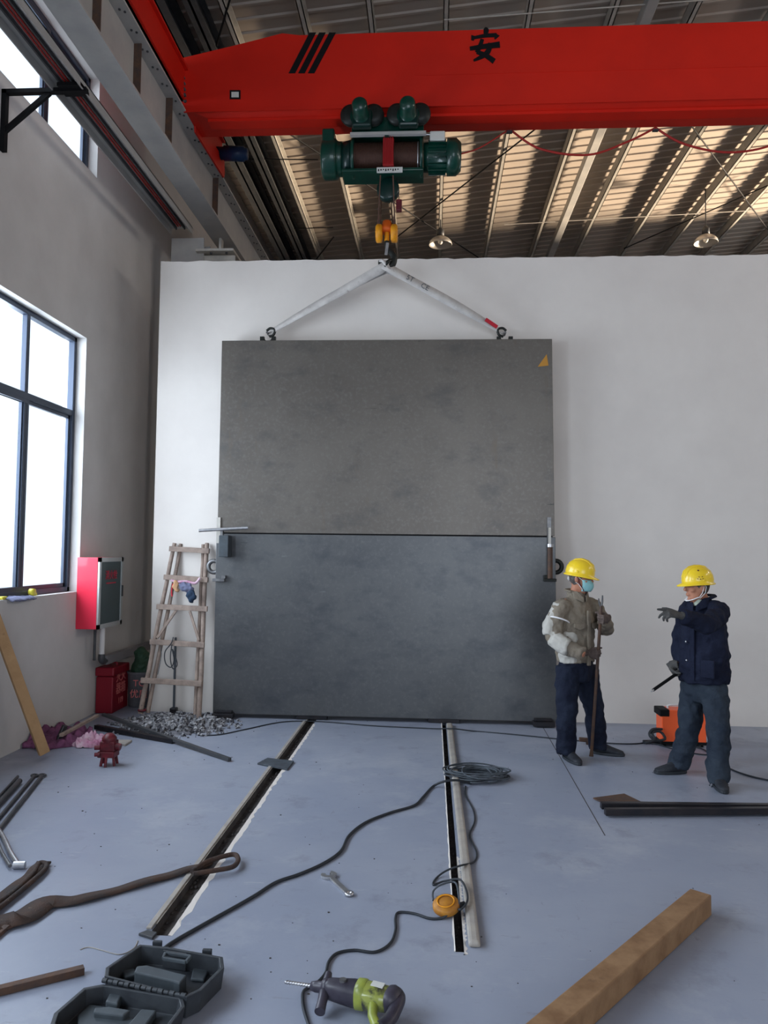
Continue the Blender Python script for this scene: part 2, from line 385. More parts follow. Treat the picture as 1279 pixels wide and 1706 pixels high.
# ================================================================== SETTING
SL = (-1.286, -1.19, 3.56, 8.29)      # left slot  x0 x1 y0 y1
SR = (0.118, 0.163, 3.53, 8.29)       # right slot
f = MB()
xs = [-3.84, SL[0], SL[1], SR[0], SR[1], 9.8]; ys = [-7.7, SR[2], SL[2], 8.29, 22.2]
for i in range(5):
    for j in range(4):
        top = 0.0
        if i == 1 and ys[j] >= SL[2]-1e-6 and ys[j+1] <= 8.3: top = -0.07
        if i == 3 and ys[j] >= SR[2]-1e-6 and ys[j+1] <= 8.3: top = -0.07
        f.box((xs[i], ys[j], -0.25), (xs[i+1], ys[j+1], top))
struct(f, 'floor', M['floor'])
def jag(x0, x1, y0, y1, z, side, amp, seed):             # crumbled concrete lip along a slot
    m = MB(); rnd = random.Random(seed); n = 90; vs = []
    for i in range(n+1):
        y = y0+(y1-y0)*i/n; a = rnd.random()*amp
        vs += [(x0, y, z), (x1+side*a, y, z+0.0005), (x0, y, z+0.004*rnd.random()+0.001)]
    fs = []
    for i in range(n): b = 3*i; fs += [(b, b+1, b+4, b+3), (b+1, b+2, b+5, b+4), (b+2, b, b+3, b+5)]
    return m.add(vs, fs)
t = jag(SL[1]-0.004, SL[1]+0.010, SL[2], 7.9, 0.0, 1, 0.022, 3)
struct(t, 'trim_1', M['plaster'])
t = jag(SL[0]+0.004, SL[0]-0.008, SL[2]+0.1, 8.1, 0.0, -1, 0.012, 5)
struct(t, 'trim_2', M['rail'])
t = jag(SR[0]+0.003, SR[0]-0.002, SR[2], 8.2, 0.0, -1, 0.006, 8)
for v_ in t.v: v_.z += .0006
struct(t, 'trim_5', M['plaster'])
t = jag(SR[1]-0.003, SR[1]+0.004, SR[2]-.02, 4.6, 0.0, 1, 0.014, 12)
struct(t, 'trim_6', M['plaster'])
t = MB().box((SL[0]+0.001, SL[2]+0.01, -0.069), (SL[1]-0.001, 8.28, -0.064)).box((SR[0]+0.001, SR[2]+0.01, -0.069), (SR[1]-0.001, 8.28, -0.064))
for k in range(160):
    sl, s0 = (SL, 0) if k % 2 else (SR, 1)
    y = random.uniform(sl[2]+.05, sl[3]-.1); x = random.uniform(sl[0]+.012, sl[1]-.012); r = random.uniform(.005, .013)
    t.ell((x, y, -0.062), (r, r*1.4, r*.8), 6, 4) if k % 2 == 0 else t.ell((x, y, -0.036), (r, r*1.4, r*.8), 6, 4)
t.box((SL[0]+.0005, SL[2]+.01, -.069), (SL[0]+.006, 8.28, -.004))
t.box((SL[0]+.0005, SL[2]+.01, -.069), (SL[1]-.0005, 8.28, -.040))
struct(t, 'trim_3', M['slot'])
a, b = fl(905, 1212), fl(1008, 1392)
struct(MB().bar((a.x, a.y, 0.0003), (b.x, b.y, 0.0003), 0.006, 0.0012), 'trim_4', M['slot'])

# plastered divider wall behind the door
mb = MB(); n = 170; x0, x1 = -3.06, 9.6; vs = []
for i in range(n+1):
    x = x0+(x1-x0)*i/n; zz = 4.985+0.012*noise.noise(V((x*6, 0, 0)))+0.008*noise.noise(V((x*25, 3, 0)))
    vs += [(x, 8.30, 0), (x, 8.30, zz), (x, 8.54, zz+0.01), (x, 8.54, 0)]
fs = []
for i in range(n): q = 4*i; fs += [(q, q+4, q+5, q+1), (q+1, q+5, q+6, q+2), (q+2, q+6, q+7, q+3)]
fs += [(0, 1, 2, 3), (4*n, 4*n+3, 4*n+2, 4*n+1)]
mb.add(vs, fs)
struct(mb, 'wall_back', M['plaster'])
# left wall with its window openings
def wall_x(name, xa, xb, y0, y1, z0, z1, holes, m):
    yb = sorted({y0, y1, *[h[0] for h in holes], *[h[1] for h in holes]})
    zb = sorted({z0, z1, *[h[2] for h in holes], *[h[3] for h in holes]})
    q = MB()
    for i in range(len(yb)-1):
        for j in range(len(zb)-1):
            cy, cz = (yb[i]+yb[i+1])/2, (zb[j]+zb[j+1])/2
            if any(h[0] < cy < h[1] and h[2] < cz < h[3] for h in holes): continue
            q.box((xa, yb[i], zb[j]), (xb, yb[i+1], zb[j+1]))
    bm = bmesh.new()
    return struct(q, name, m)
ZL, ZU = (1.325, 3.95), (5.715, 6.80)
holes = [(a, b, *ZL) for a, b in WIN_LOW] + [(a, b, *ZU) for a, b in WIN_UP]
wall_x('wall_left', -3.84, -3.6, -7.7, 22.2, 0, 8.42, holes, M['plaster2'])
P = rf(1060, 362); YE = P.y+(21-P.y)*(9.6-P.x)/(24-P.x)
print('bay edge', YE, P)
wall_x('wall_right', 9.6, 9.8, -7.7, 22.2, 0, 9.66, [(15.0, YE, 4.3, 9.60), (1.7, 4.7, 5.7, 7.0), (6.7, 9.7, 5.7, 7.0)], M['plaster'])  # unseen bay and windows, cut to let in and shape the added light
q = MB().box((-3.6, -7.7, 0), (-1, -7.5, 8.8)).box((5, -7.7, 0), (9.6, -7.5, 9.2)).box((-1, -7.7, 4.9), (5, -7.5, 8.9))
struct(q, 'wall_front', M['plaster'])
struct(MB().box((-3.6, 22.0, 0), (9.6, 22.2, 9.6)), 'wall_far', M['plaster2'])
# corrugated roof deck
mb = MB(); prof = []; y = -7.9
while y < 22.4:
    prof += [(y, 0.0), (y+0.19, 0.0), (y+0.205, -0.022), (y+0.245, -0.022)]; y += 0.26
vs = []
for x in (-3.9, 9.9):
    for (yy, dz) in prof: vs.append((x, yy, RZ+RS*x+dz))
k = len(prof)
mb.add(vs, [(i, i+1, k+i+1, k+i) for i in range(k-1)])
vs = [(x, yy, RZ+RS*x+0.06) for x in (-3.9, 9.9) for yy in (-7.9, 22.4)]
mb.add(vs, [(0, 1, 3, 2)])
struct(mb, 'ceiling', M['sheet'])
# windows
def window(name, y0, y1, z0, z1, muls, transom=None):
    fr = MB(); X0, X1 = -3.765, -3.70; t = 0.05
    fr.box((X0, y0, z0), (X1, y1, z0+t)).box((X0, y0, z1-t), (X1, y1, z1)).box((X0, y0, z0), (X1, y0+t, z1)).box((X0, y1-t, z0), (X1, y1, z1))
    for m_ in muls: fr.box((X0+.01, m_-0.028, z0+t), (X1-.006, m_+0.028, z1-t))
    if transom: fr.box((X0+.005, y0+t, transom-0.03), (X1-.003, y1-t, transom+0.03))
    root = struct(fr, name, M['frame'], bevel=0.004)
    sash = MB(); zt = transom-0.03 if transom else z1-t
    ed = [y0+t]+list(muls)+[y1-t]
    for i in range(len(ed)-1):
        a, b = ed[i]+0.012, ed[i+1]-0.012; xx = -3.735+0.018*(i % 2)
        for (p, q_) in (((a, z0+t), (b, z0+t+.04)), ((a, zt-.035), (b, zt)), ((a, z0+t), (a+.035, zt)), ((b-.035, z0+t), (b, zt))):
            sash.box((xx-.014, p[0], p[1]), (xx+.014, q_[0], q_[1]))
    sash.build('window_sash', M['frame'], root)
    MB().box((-3.742, y0+t, z0+t), (-3.738, y1-t, z1-t)).build('window_glass', M['glass'], root)
    return root
for i, (a, b) in enumerate(WIN_LOW):
    s3 = (b-a-0.1)/3
    window('window_%d' % (i+1), a, b, *ZL, [b-0.05-s3+.02, b-0.05-2*s3], 3.155)
for i, (a, b) in enumerate(WIN_UP):
    s3 = (b-a-0.1)/3
    window('window_%d' % (i+4), a, b, *ZU, [b-0.05-s3+.06, b-0.05-2*s3])

# ================================================================== ROOF STEEL
def cchan(mb, x, zt, y0, y1, h, fw, s=1, t=0.012):         # C section running along y, opening towards +x*s
    mb.box((x, y0, zt-h), (x+t*s, y1, zt)); mb.box((x, y0, zt-h), (x+fw*s, y1, zt-h+t)); mb.box((x, y0, zt-t), (x+fw*s, y1, zt))
    mb.box((x+(fw-t)*s, y0, zt-h), (x+fw*s, y1, zt-h+0.03))
ORD = ['first', 'second', 'third', 'fourth', 'fifth', 'sixth', 'seventh', 'eighth', 'ninth', 'tenth', 'eleventh', 'twelfth']
pr = [-.40, -.257, -.129, .013, .168, .324, .471, .625, .765, .90, 1.04]
k = 0
for r in pr:
    off = 0.045
    zz = RZ-off-0.2-H; X = r*zz/(1-RS*r)
    m_ = MB(); cchan(m_, X, RZ+RS*X-off, -7.5, 22, 0.2, 0.07)
    o = m_.build('roof_purlin', M['galv'])
    tag(o, 'pale steel purlin under the corrugated roof, %s from the left' % ORD[k], 'purlin', 'purlins under the corrugated roof'); k += 1
zz = RZ-0.30-H; r = .392; X = r*zz/(1-RS*r)
tag(MB().box((X-.07, -7.5, RZ+RS*X-.32), (X+.07, 22, RZ+RS*X-.16)).build('tie_tube', M['beamgrey'], bevel=.01),
    'thick pale square tube running under the roof between the fifth and eighth purlin', 'roof tube')
for r, wdt, hh, lb in ((-.515, .22, .30, 'widest dark eaves beam, closest to the left wall behind the crane runway'),
                       (-.452, .16, .26, 'dark eaves beam just right of the widest one, above the crane end carriage')):
    zz = RZ-.06-hh-H; X = r*zz/(1-RS*r); m_ = MB(); z1 = RZ+RS*X-.06
    m_.box((X-wdt/2, -7.5, z1-hh), (X+wdt/2, 22, z1-hh+.02)).box((X-.015, -7.5, z1-hh), (X+.015, 22, z1)).box((X-wdt/2, -7.5, z1-.02), (X+wdt/2, 22, z1))
    tag(m_.build('eaves_beam', M['darksteel']), lb, 'beam')
for (yy, lb) in ((9.05, 'hidden'),):
    pass
br = [((470, 215), (800, 431), 'dark brace rod falling from behind the hoist to the right above the wall'),
      ((905, 205), (655, 400), 'dark brace rod rising from the hook block to the right behind the girder'),
      ((1145, 200), (1279, 382), 'dark brace rod falling to the right edge beyond the red cable'),
      ((1279, 309), (1040, 414), 'thin dark brace rod rising to the right edge over the far pendant lamp'),
      ((383, 0), (358, 85), 'paired dark rod in the roof corner above the red end carriage'),
      ((556, 395), (528, 431), 'short dark brace rod left of the hanging hook above the wall')]
for a, b, lb in br:
    p, q = rf(*a, .27), rf(*b, .27)
    tag(MB().cyl(p, q, 0.013, seg=8).build('brace_rod', M['black']), lb, 'brace rod', 'brace rods of the roof')
for a, b, lb in (((840, 374), (1279, 349), 'thin pale tie wire crossing the roof above the right pendant lamp'),
                 ((740, 33), (1279, -8), 'thin pale tie rod crossing the roof above the red girder'),
                 ((420, 265), (530, 266), 'thin dark tie between the two leftmost purlins, upper one'),
                 ((480, 381), (555, 379), 'thin dark tie between the two leftmost purlins, lower one')):
    p, q = rf(*a, .25), rf(*b, .25)
    tag(MB().cyl(p, q, 0.010, seg=8).build('tie_rod', M['galv'] if 'pale' in lb else M['black']), lb, 'tie rod')
def pendant(px, py, Yd, lb, hang):
    P = at(px, py, Yd); top = RZ+RS*P.x-.05
    root = thing('pendant_lamp', lb, 'lamp', P)
    MB()._lathe(P+V((0, 0, -.10)), V((0, 0, 1)), [(0, .23), (.01, .235), (.06, .222), (.11, .18), (.155, .11), (.18, .06), (.17, .055), (.145, .10), (.10, .165), (.05, .205), (0, .225), (0, .23)], 28, True).build('lamp_shade', M['lampshade'], root)
    MB()._lathe(P+V((0, 0, .08)), V((0, 0, 1)), [(0, .06), (.0, .075), (.12, .07), (.17, .03), (.175, .001)], 16, True).build('lamp_housing', M['darksteel'], root)
    MB().ell(P+V((0, 0, -.02)), (.05, .05, .07)).build('bulb', M['bulb'], root)
    MB().cyl(P+V((0, 0, .2)), (P.x, P.y, top), .012, seg=8).build('hanger_rod', M['darksteel'], root)
pendant(734, 400, 15.2, 'pendant lamp with pale round shade right of the hanging hook', 1)
pendant(1176, 397, 15.6, 'pendant lamp with pale round shade near the right edge', 1)

# ================================================================== CRANE RUNWAY
ZB, ZT = 5.75, 6.35
root = thing('runway_beam', 'grey steel crane runway beam along the left wall under the red end carriage', 'beam', (-2.73, 4, ZB))
MB().box((-2.86, -7.4, ZB), (-2.60, 12.6, ZB+.022)).build('bottom_flange', M['beamgrey'], root)
MB().box((-2.86, -7.4, ZT-.022), (-2.60, 12.6, ZT)).build('top_flange', M['beamgrey'], root)
MB().box((-2.737, -7.4, ZB+.022), (-2.723, 12.6, ZT-.022)).build('web', M['beamgrey'], root)
sty = [wx(234, 110, -2.66).y, wx(286, 200, -2.66).y]; dys = sty[1]-sty[0]
for yy in [sty[0]-3*dys, sty[0]-2*dys, sty[0]-dys] + sty + [sty[1]+2*dys]:
    MB().box((-2.723, yy, ZB+.022), (-2.655, yy+.012, ZT-.022)).build('stiffener', M['rust'], root)
bl = MB()
for i in range(40):
    yy = 2.0+i*.26
    for dx in (-2.675, -2.64): bl.cyl((dx, yy+(dx+2.64)*.9, ZT-.03), (dx, yy+(dx+2.64)*.9, ZT-.022), .011, seg=8)
o = bl.build('bolts', M['darksteel'], root)
MB().box((-2.76, -7.4, ZT), (-2.70, 12.6, ZT+.06)).build('crane_rail', M['rust'], root)
# column and corbel
root = thing('steel_column', 'light grey steel column with a bolted corbel behind the top left wall corner', 'column', (-3.12, 9.55, 0))
m_ = MB().box((-3.34, 9.42, 0), (-2.92, 9.44, 5.72)).box((-3.34, 9.70, 0), (-2.92, 9.72, 5.72)).box((-3.14, 9.44, 0), (-3.12, 9.70, 5.72))
m_.build('column_shaft', M['beamgrey'], root)
m_ = MB().box((-3.0, 9.34, 5.52), (-2.52, 9.78, 5.55)).box((-2.75, 9.5, 5.55), (-2.72, 9.6, 5.75)).prism([(-2.92, 9.44, 5.50), (-2.52, 9.44, 5.50), (-2.52, 9.44, 5.36), (-2.92, 9.44, 5.10)], (0, .02, 0))
m_.build('corbel', M['galv'], root)
m_ = MB()
for dx in (-2.82, -2.62):
    for dy in (9.40, 9.52): m_.cyl((dx, dy, 5.50), (dx, dy, 5.522), .016, seg=8)
m_.build('corbel_bolts', M['darksteel'], root)
# conductor channel with red lines
root = thing('conductor_channel', 'long grey steel channel carrying red lines beside the runway beam on the left wall', 'cable channel', (-3.03, 4, 5.6))
MB().box((-3.17, -7.4, 5.62), (-2.90, 8.9, 5.632)).box((-3.17, -7.4, 5.55), (-3.158, 8.9, 5.632)).box((-2.912, -7.4, 5.55), (-2.90, 8.9, 5.632)).build('channel_body', M['channel'], root)
for dx, mm in ((-3.045, 'cabler'), (-3.015, 'cabler')):
    MB().tube([(dx, -7, 5.606), (dx, 8.8, 5.606)], .008, smooth_path=False).build('red_conductor', M[mm], root)
MB().box((-3.09, -7.2, 5.585), (-3.075, 8.85, 5.62)).box((-2.985, -7.2, 5.585), (-2.975, 8.85, 5.62)).build('inner_rail', M['darksteel'], root)
# black angle bracket
a = wx(8, 168, -3.585); yy = a.y
root = thing('wall_bracket', 'black triangular angle bracket on the upper left wall holding the grey channel', 'bracket', (-3.6, yy, 5.2))
zt = 5.575
MB().box((-3.6, yy-.025, zt-.52), (-3.56, yy+.025, zt)).build('upright', M['black'], root)
MB().box((-3.6, yy-.025, zt-.035), (-2.88, yy+.025, zt)).build('arm', M['black'], root)
MB().bar((-3.585, yy, zt-.36), (-3.20, yy, zt-.03), .04, .03, up=(0, 1, 0)).build('diagonal_stay', M['black'], root)
MB().box((-3.1, yy-.08, zt-.02), (-2.90, yy+.08, zt+.01)).build('support_plate', M['black'], root)

# ================================================================== BRIDGE CRANE
YF = 7.66
zs = at(650, 178, YF).z; ztop = at(900, 46, YF).z; zbot = at(800, 193, YF+.1).z
print('girder z', zbot, zs, ztop)
root = thing('bridge_crane', 'red overhead travelling crane girder spanning the hall below the roof', 'crane', (-2.73, 7.9, ZT+.06))
st = [(at(300, 150, YF).x, at(292, 97, YF).z), (at(400, 80, YF).x, at(400, 73, YF).z), (at(470, 56, YF).x, at(470, 55, YF).z), (at(500, 52, YF).x, ztop), (9.2, ztop)]
secs = []
for i, (X, zt_) in enumerate(st):
    secs.append([(X, YF, zs), (X, YF, zt_), (X, YF+.5, zt_), (X, YF+.5, zs)])
vs = [p for s_ in secs for p in s_]; fs = [(0, 1, 2, 3), tuple(range(4*len(st)-4, 4*len(st)))]
for i in range(len(st)-1):
    for k in range(4): fs.append((4*i+k, 4*i+(k+1) % 4, 4*i+4+(k+1) % 4, 4*i+4+k))
MB().add(vs, fs).build('box_girder', M['red'], root, bevel=.006)
xl = at(345, 217, YF).x
m_ = MB().prism([(xl-.15, YF+.004, zs), (xl-.15, YF+.5, zs), (xl, YF+.42, zbot+.03), (xl, YF+.07, zbot+.03)][:4], (0, 0, 0)) if False else MB()
sec = [(YF+.004, zs), (YF+.496, zs), (YF+.30, zbot+.03), (YF+.10, zbot+.03)]
vs = [(at(322, 180, YF).x if i < 2 else xl, y_, z_) for i, (y_, z_) in enumerate(sec)]+[(9.2, y_, z_) for y_, z_ in sec]
m_.add(vs, [(0, 1, 2, 3), (7, 6, 5, 4), (0, 4, 5, 1), (1, 5, 6, 2), (2, 6, 7, 3), (3, 7, 4, 0)])
m_.box((xl-.02, YF+.09, zbot), (9.2, YF+.235, zbot+.03)).build('track_beam', M['red'], root)
zl = at(900, 120, YF).z
MB().box((st[3][0]+1.2, YF-.004, zl-.005), (9.2, YF+.004, zl+.005)).build('weld_seam', M['red'], root)
MB().box((st[0][0]+.05, YF-.008, zs-.008), (9.2, YF+.01, zs+.008)).build('lower_lip', M['red'], root)
for xb, xt in ((486, 522), (502, 538), (518, 555)):
    p = [at(xb-5, 122, YF-.003), at(xb+6, 122, YF-.003), at(xt+5, 54, YF-.003), at(xt-6, 54, YF-.003)]
    MB().prism(p, (0, .003, 0)).build('black_stripe', M['black'], root)
# painted character
def stroke(pts, wd):                                        # pts in character box 0..100 (x right, y down)
    vs = []
    path = crom([V((a, b, 0)) for a, b in pts], 5) if len(pts) > 2 else [V((*pts[0], 0)).lerp(V((*pts[1], 0)), i/5) for i in range(6)]
    L_, R_ = [], []
    for i, p in enumerate(path):
        d = path[min(i+1, len(path)-1)]-path[max(i-1, 0)]; d.normalize(); nrm = V((-d.y, d.x, 0))
        t_ = i/(len(path)-1)*(len(wd)-1); j = min(int(t_), len(wd)-2); wv = wd[j]*(1-(t_-j))+wd[j+1]*(t_-j)
        L_.append(p+nrm*wv/2); R_.append(p-nrm*wv/2)
    return L_+R_[::-1], len(path)
def glyph(strokes, cx, cy, sw, sh, Yp, m, name, parent):
    q = MB()
    for pts, wd in [(a_, [v*1.4 for v in b_]) for a_, b_ in strokes]:
        ring, k = stroke(pts, wd)
        Yp -= .0006; W = [at(cx+(p.x-50)/100*sw, cy+(p.y-50)/100*sh, Yp) for p in ring]
        n_ = len(W); vs = W+[p+V((0, .008, 0)) for p in W]
        fs = [(i, i+1, n_-2-i, n_-1-i) for i in range(k-1)] + [(i, (i+1) % n_, n_+(i+1) % n_, n_+i) for i in range(n_)]
        q.add(vs, fs)
    return q.build(name, m, parent)
AN = [([(48, 0), (54, 6), (52, 17)], [6, 13, 9]), ([(14, 22), (10, 36)], [11, 6]), ([(15, 28), (50, 22), (88, 20)], [6, 8, 9]),
      ([(90, 18), (82, 32)], [12, 3]), ([(42, 32), (34, 54), (24, 72)], [8, 10, 9]), ([(24, 70), (52, 80), (80, 98)], [8, 10, 12]),
      ([(68, 44), (56, 74), (14, 96)], [10, 12, 4]), ([(2, 60), (45, 54), (98, 48)], [8, 10, 13])]
glyph(AN, 808, 75, 52, 56, YF-.003, M['black'], 'painted_character', root)
p = [at(383, 150, YF-.004), at(401, 150, YF-.004), at(401, 165, YF-.004), at(383, 165, YF-.004)]
o = MB().prism(p, (0, .004, 0)).build('inspection_plate', M['black'], root)
p = [at(386, 153, YF-.006), at(398, 153, YF-.006), at(398, 162, YF-.006), at(386, 162, YF-.006)]
MB().prism(p, (0, .002, 0)).build('plate_photo', M['platesteel'], o)
# end carriage
zc = ZT+.09
m_ = MB().box((-2.86, 4.9, zc), (-2.62, 9.1, zc+.34)).box((-2.88, 4.9, zc+.33), (-2.58, 9.1, zc+.35)).box((-2.88, 4.9, zc), (-2.60, 9.1, zc+.015))
m_.build('end_carriage', M['red'], root, bevel=.006)
m_ = MB().box((-2.86, 4.86, zc+.02), (-2.60, 5.5, zc+.40))
m_.build('wheel_housing', M['red'], root, bevel=.01)
for yy in (5.1, 8.95):
    MB().cyl((-2.78, yy, ZT+.06+.13), (-2.68, yy, ZT+.06+.13), .13).build('travel_wheel', M['darksteel'], root)
p0 = at(335, 195, 8.3)
tp = wx(371, 296, -2.60); print('tip', tp)
m_ = MB().prism([(-2.60, 7.9, zs+.12), (-2.60, 7.95, zbot), (-2.60, tp.y, tp.z), (-2.60, tp.y+.03, tp.z+.06), (-2.60, tp.y, zc+.1)], (.02, 0, 0))
m_.build('gusset_plate', M['red'], root)
for i in range(5):
    c = at(306+i*.6, 130+i*9.5, YF-.01); MB().cyl(c+V((0, -.014, 0)), c+V((0, .02, 0)), .018, seg=8).build('joint_bolt', M['darksteel'], root)
c0, c1 = at(358, 255, 8.9), at(416, 257, 8.9)
MB()._lathe(c0, c1-c0, [(0, .0), (0, .075), (.12, .075), (.12, .088), (.36, .088), (.37, .07), (.40, .07), (.405, 0)], 24, True).build('travel_motor', M['blue'], root)
# festoon cable (hangs under the girder)
pts = [at(766, 257, 7.95), at(800, 246, 8.0), at(848, 216, 8.1)]
tag(MB().tube(pts, .008).build('festoon_cable', M['cabler']), 'red feed cable from the hoist motor up to the girder', 'cable', 'red festoon cables under the girder')
loops = [((850, 216), (900, 248), (980, 258), (1046, 236), (1092, 213), 'red festoon cable loop right of the hoist, the first sagging loop'),
         ((1092, 213), (1140, 240), (1215, 254), (1290, 240), (1340, 202), 'red festoon cable loop at the right edge under the girder')]
for l_ in loops:
    tag(MB().tube([at(*p_, 8.1) for p_ in l_[:5]], .012).build('festoon_cable', M['cabler']), l_[5], 'cable', 'red festoon cables under the girder')
for i, px in enumerate((849, 1092)):
    c = at(px, 214, 8.1)
    tag(MB().box((c.x-.03, c.y-.02, c.z-.03), (c.x+.03, c.y+.02, zbot)).build('cable_hanger', M['darksteel']), 'small dark cable hanger under the girder, %s' % ('nearer the hoist' if i == 0 else 'farther right'), 'cable hanger')

# ================================================================== ELECTRIC HOIST
YH = 7.88
def hp(px, py, Y=YH): return at(px, py, Y)
cxh = hp(651, 262)
root = thing('electric_hoist', 'dark green electric wire rope hoist under the red crane girder', 'hoist', cxh)
zc_ = hp(651, 264).z; r_ = (hp(651, 234).z-hp(651, 300).z)/2; xA = hp(537, 260).x
def X_(px): return hp(px, 262).x
R0 = .205
m_ = MB()._lathe((X_(537), YH, zc_), V((1, 0, 0)), [(0, 0), (0, .16), (.015, R0), (X_(562)-X_(537), R0), (X_(562)-X_(537)+.01, R0*.85), (X_(572)-X_(537), R0*.85), (X_(572)-X_(537), 0)], 32, True)
m_.box((X_(537)+.02, YH-.17, zc_), (X_(560), YH+.17, zc_+.25))
m_.build('gearbox', M['green'], root, bevel=.02)
MB()._lathe((X_(572), YH, zc_), V((1, 0, 0)), [(0, 0), (0, R0*.8), (.05, R0*.86), (X_(587)-X_(572), R0*.92), (X_(587)-X_(572), 0)], 32, True).build('gear_flange', M['greend'], root)
# drum frame: end discs and lower shell
m_ = MB()
for px in (587, 700): m_._lathe((X_(px), YH, zc_), V((1, 0, 0)), [(0, 0), (0, R0*.98), (.03, R0*.98), (.03, 0)], 32, True)
m_.box((X_(572), YH-.13, zc_-.195), (X_(706), YH+.17, zc_-.165))
m_.build('drum_frame', M['green'], root, bevel=.006)
pr_ = [(0, 0), (0, .13)]; Ld = X_(700)-X_(588); nn = 60
for i in range(nn): a_ = (i+.5)/nn*Ld; pr_ += [(a_-.003, .145), (a_, .152), (a_+.003, .145)]
pr_ += [(Ld, .13), (Ld, 0)]
MB()._lathe((X_(589), YH, zc_+.01), V((1, 0, 0)), pr_, 32, True).build('rope_drum', M['rope'], root)
for px in (589.5, 696): MB()._lathe((X_(px), YH, zc_), V((1, 0, 0)), [(0, .0), (0, .158), (.012, .158), (.012, 0)], 28, True).build('drum_end_ring', M['steelb'], root)
m_ = MB()._lathe((X_(640), YH, zc_+.01), V((1, 0, 0)), [(0, .15), (0, .178), (.11, .178), (.11, .15), (0, .15)], 32, True)
m_.box((X_(640), YH-.185, zc_-.16), (X_(640)+.11, YH-.15, zc_+.12))
for i in range(5): m_.cyl((X_(640)+.012+.022*i, YH-.19, zc_-.15), (X_(640)+.012+.022*i, YH-.19, zc_+.16), .004, seg=6)
m_.build('rope_guide', M['redguide'], root)
MB().box((X_(640)+.02, YH-.215, zc_+.12), (X_(640)+.06, YH-.18, zc_+.19)).build('guide_lug', M['greend'], root)
MB().box((X_(630), YH-.146, zc_-.222), (X_(672), YH-.13, zc_-.168)).build('rating_plate', M['platesteel'], root)
m_ = MB()
for i in range(9): m_.box((X_(632)+.025*i, YH-.148, zc_-.210+(i % 3)*.006), (X_(632)+.012+.025*i, YH-.146, zc_-.186))
m_.build('plate_print', M['black'], root)
# motor
m_ = MB()._lathe((X_(706), YH, zc_), V((1, 0, 0)), [(0, 0), (0, .145), (X_(716)-X_(706), .15), (X_(744)-X_(706), .15), (X_(745)-X_(706), .185), (X_(760)-X_(706), .185), (X_(768)-X_(706), .14), (X_(769)-X_(706), 0)], 32, True)
for i in range(18):
    a_ = 2*pi*i/18
    m_.X = Matrix.Translation((0, YH, zc_)) @ Matrix.Rotation(a_, 4, 'X'); m_.box((X_(714), -.006, .14), (X_(743), .006, .175)); m_.X = None
m_.build('hoist_motor', M['green'], root)
MB().box((X_(716), YH-.16, zc_+.10), (X_(741), YH-.02, zc_+.20)).build('terminal_box', M['platesteel'], root, bevel=.01)
MB().cyl((X_(700), YH-.15, zc_+.17), (X_(718), YH-.14, zc_+.17), .01, seg=8).build('box_conduit', M['steelb'], root)
# control box / cross beam
m_ = MB().box((X_(589), YH-.20, zc_+.16), (X_(706), YH+.16, zbot-.03))
m_.build('suspension_frame', M['green'], root, bevel=.008)
MB().box((X_(587), YH-.23, zc_+.135), (X_(710), YH-.18, zc_+.165)).build('frame_angle', M['beamgrey'], root)
# trolley: two drive units and wheels on the track flange
for px, nm in ((607, 0), (682, 1)):
    Xc = X_(px)
    MB().box((Xc-.10, YF-.12, zbot-.20), (Xc+.10, YF-.03, zbot-.02)).build('trolley_plate', M['greend'], root, bevel=.02)
    for dx in (-.115, .115):
        MB()._lathe((Xc+dx, YF-.05, zbot-.055), V((0, 1, 0)), [(-.045, 0), (-.045, .055), (-.03, .105), (.0, .11), (.035, .10), (.06, .09), (.06, 0)], 24, True).build('trolley_wheel', M['hookblk'], root)
    MB()._lathe((Xc-.005, YF-.06, zbot-.085), V((0, -1, 0)), [(0, .0), (0, .10), (.04, .115), (.05, .085), (.14, .085), (.15, .078), (.24, .078), (.26, .06), (.265, 0)], 24, True).build('trolley_motor', M['green'], root)
    MB().box((Xc-.07, YF-.06, zbot-.12), (Xc+.07, YH+.1, zbot-.03)).build('trolley_beam', M['greend'], root)
# ropes
hz = hp(645, 380).z
m_ = MB()
for a_, b_ in (((634, 292), (630, 375)), ((655, 292), (658, 375))):
    m_.cyl(hp(*a_, YH-.17), hp(*b_, YH-.02), .007, seg=8)
m_.cyl(hp(637, 292, YH+.1), hp(634, 375, YH+.03), .006, seg=8).cyl(hp(651, 292, YH+.1), hp(654, 375, YH+.03), .006, seg=8)
m_.build('hoist_rope', M['rope'], root)
# upper sheave block right under the drum
MB()._lathe(hp(647, 317, YH+.02), V((0, 1, 0)), [(-.05, 0), (-.05, .10), (-.04, .118), (.04, .118), (.05, .10), (.05, 0)], 24, True).build('upper_sheave', M['greend'], root)
c = hp(665, 343, YH-.02)
o = MB().box(c+V((-.03, -.03, -.06)), c+V((.03, .03, .06))).build('limit_weight', M['oxred'], root, bevel=.008)
MB().cyl(hp(663, 300, YH), c+V((0, 0, .05)), .004, seg=6).build('limit_cord', M['cable'], root)
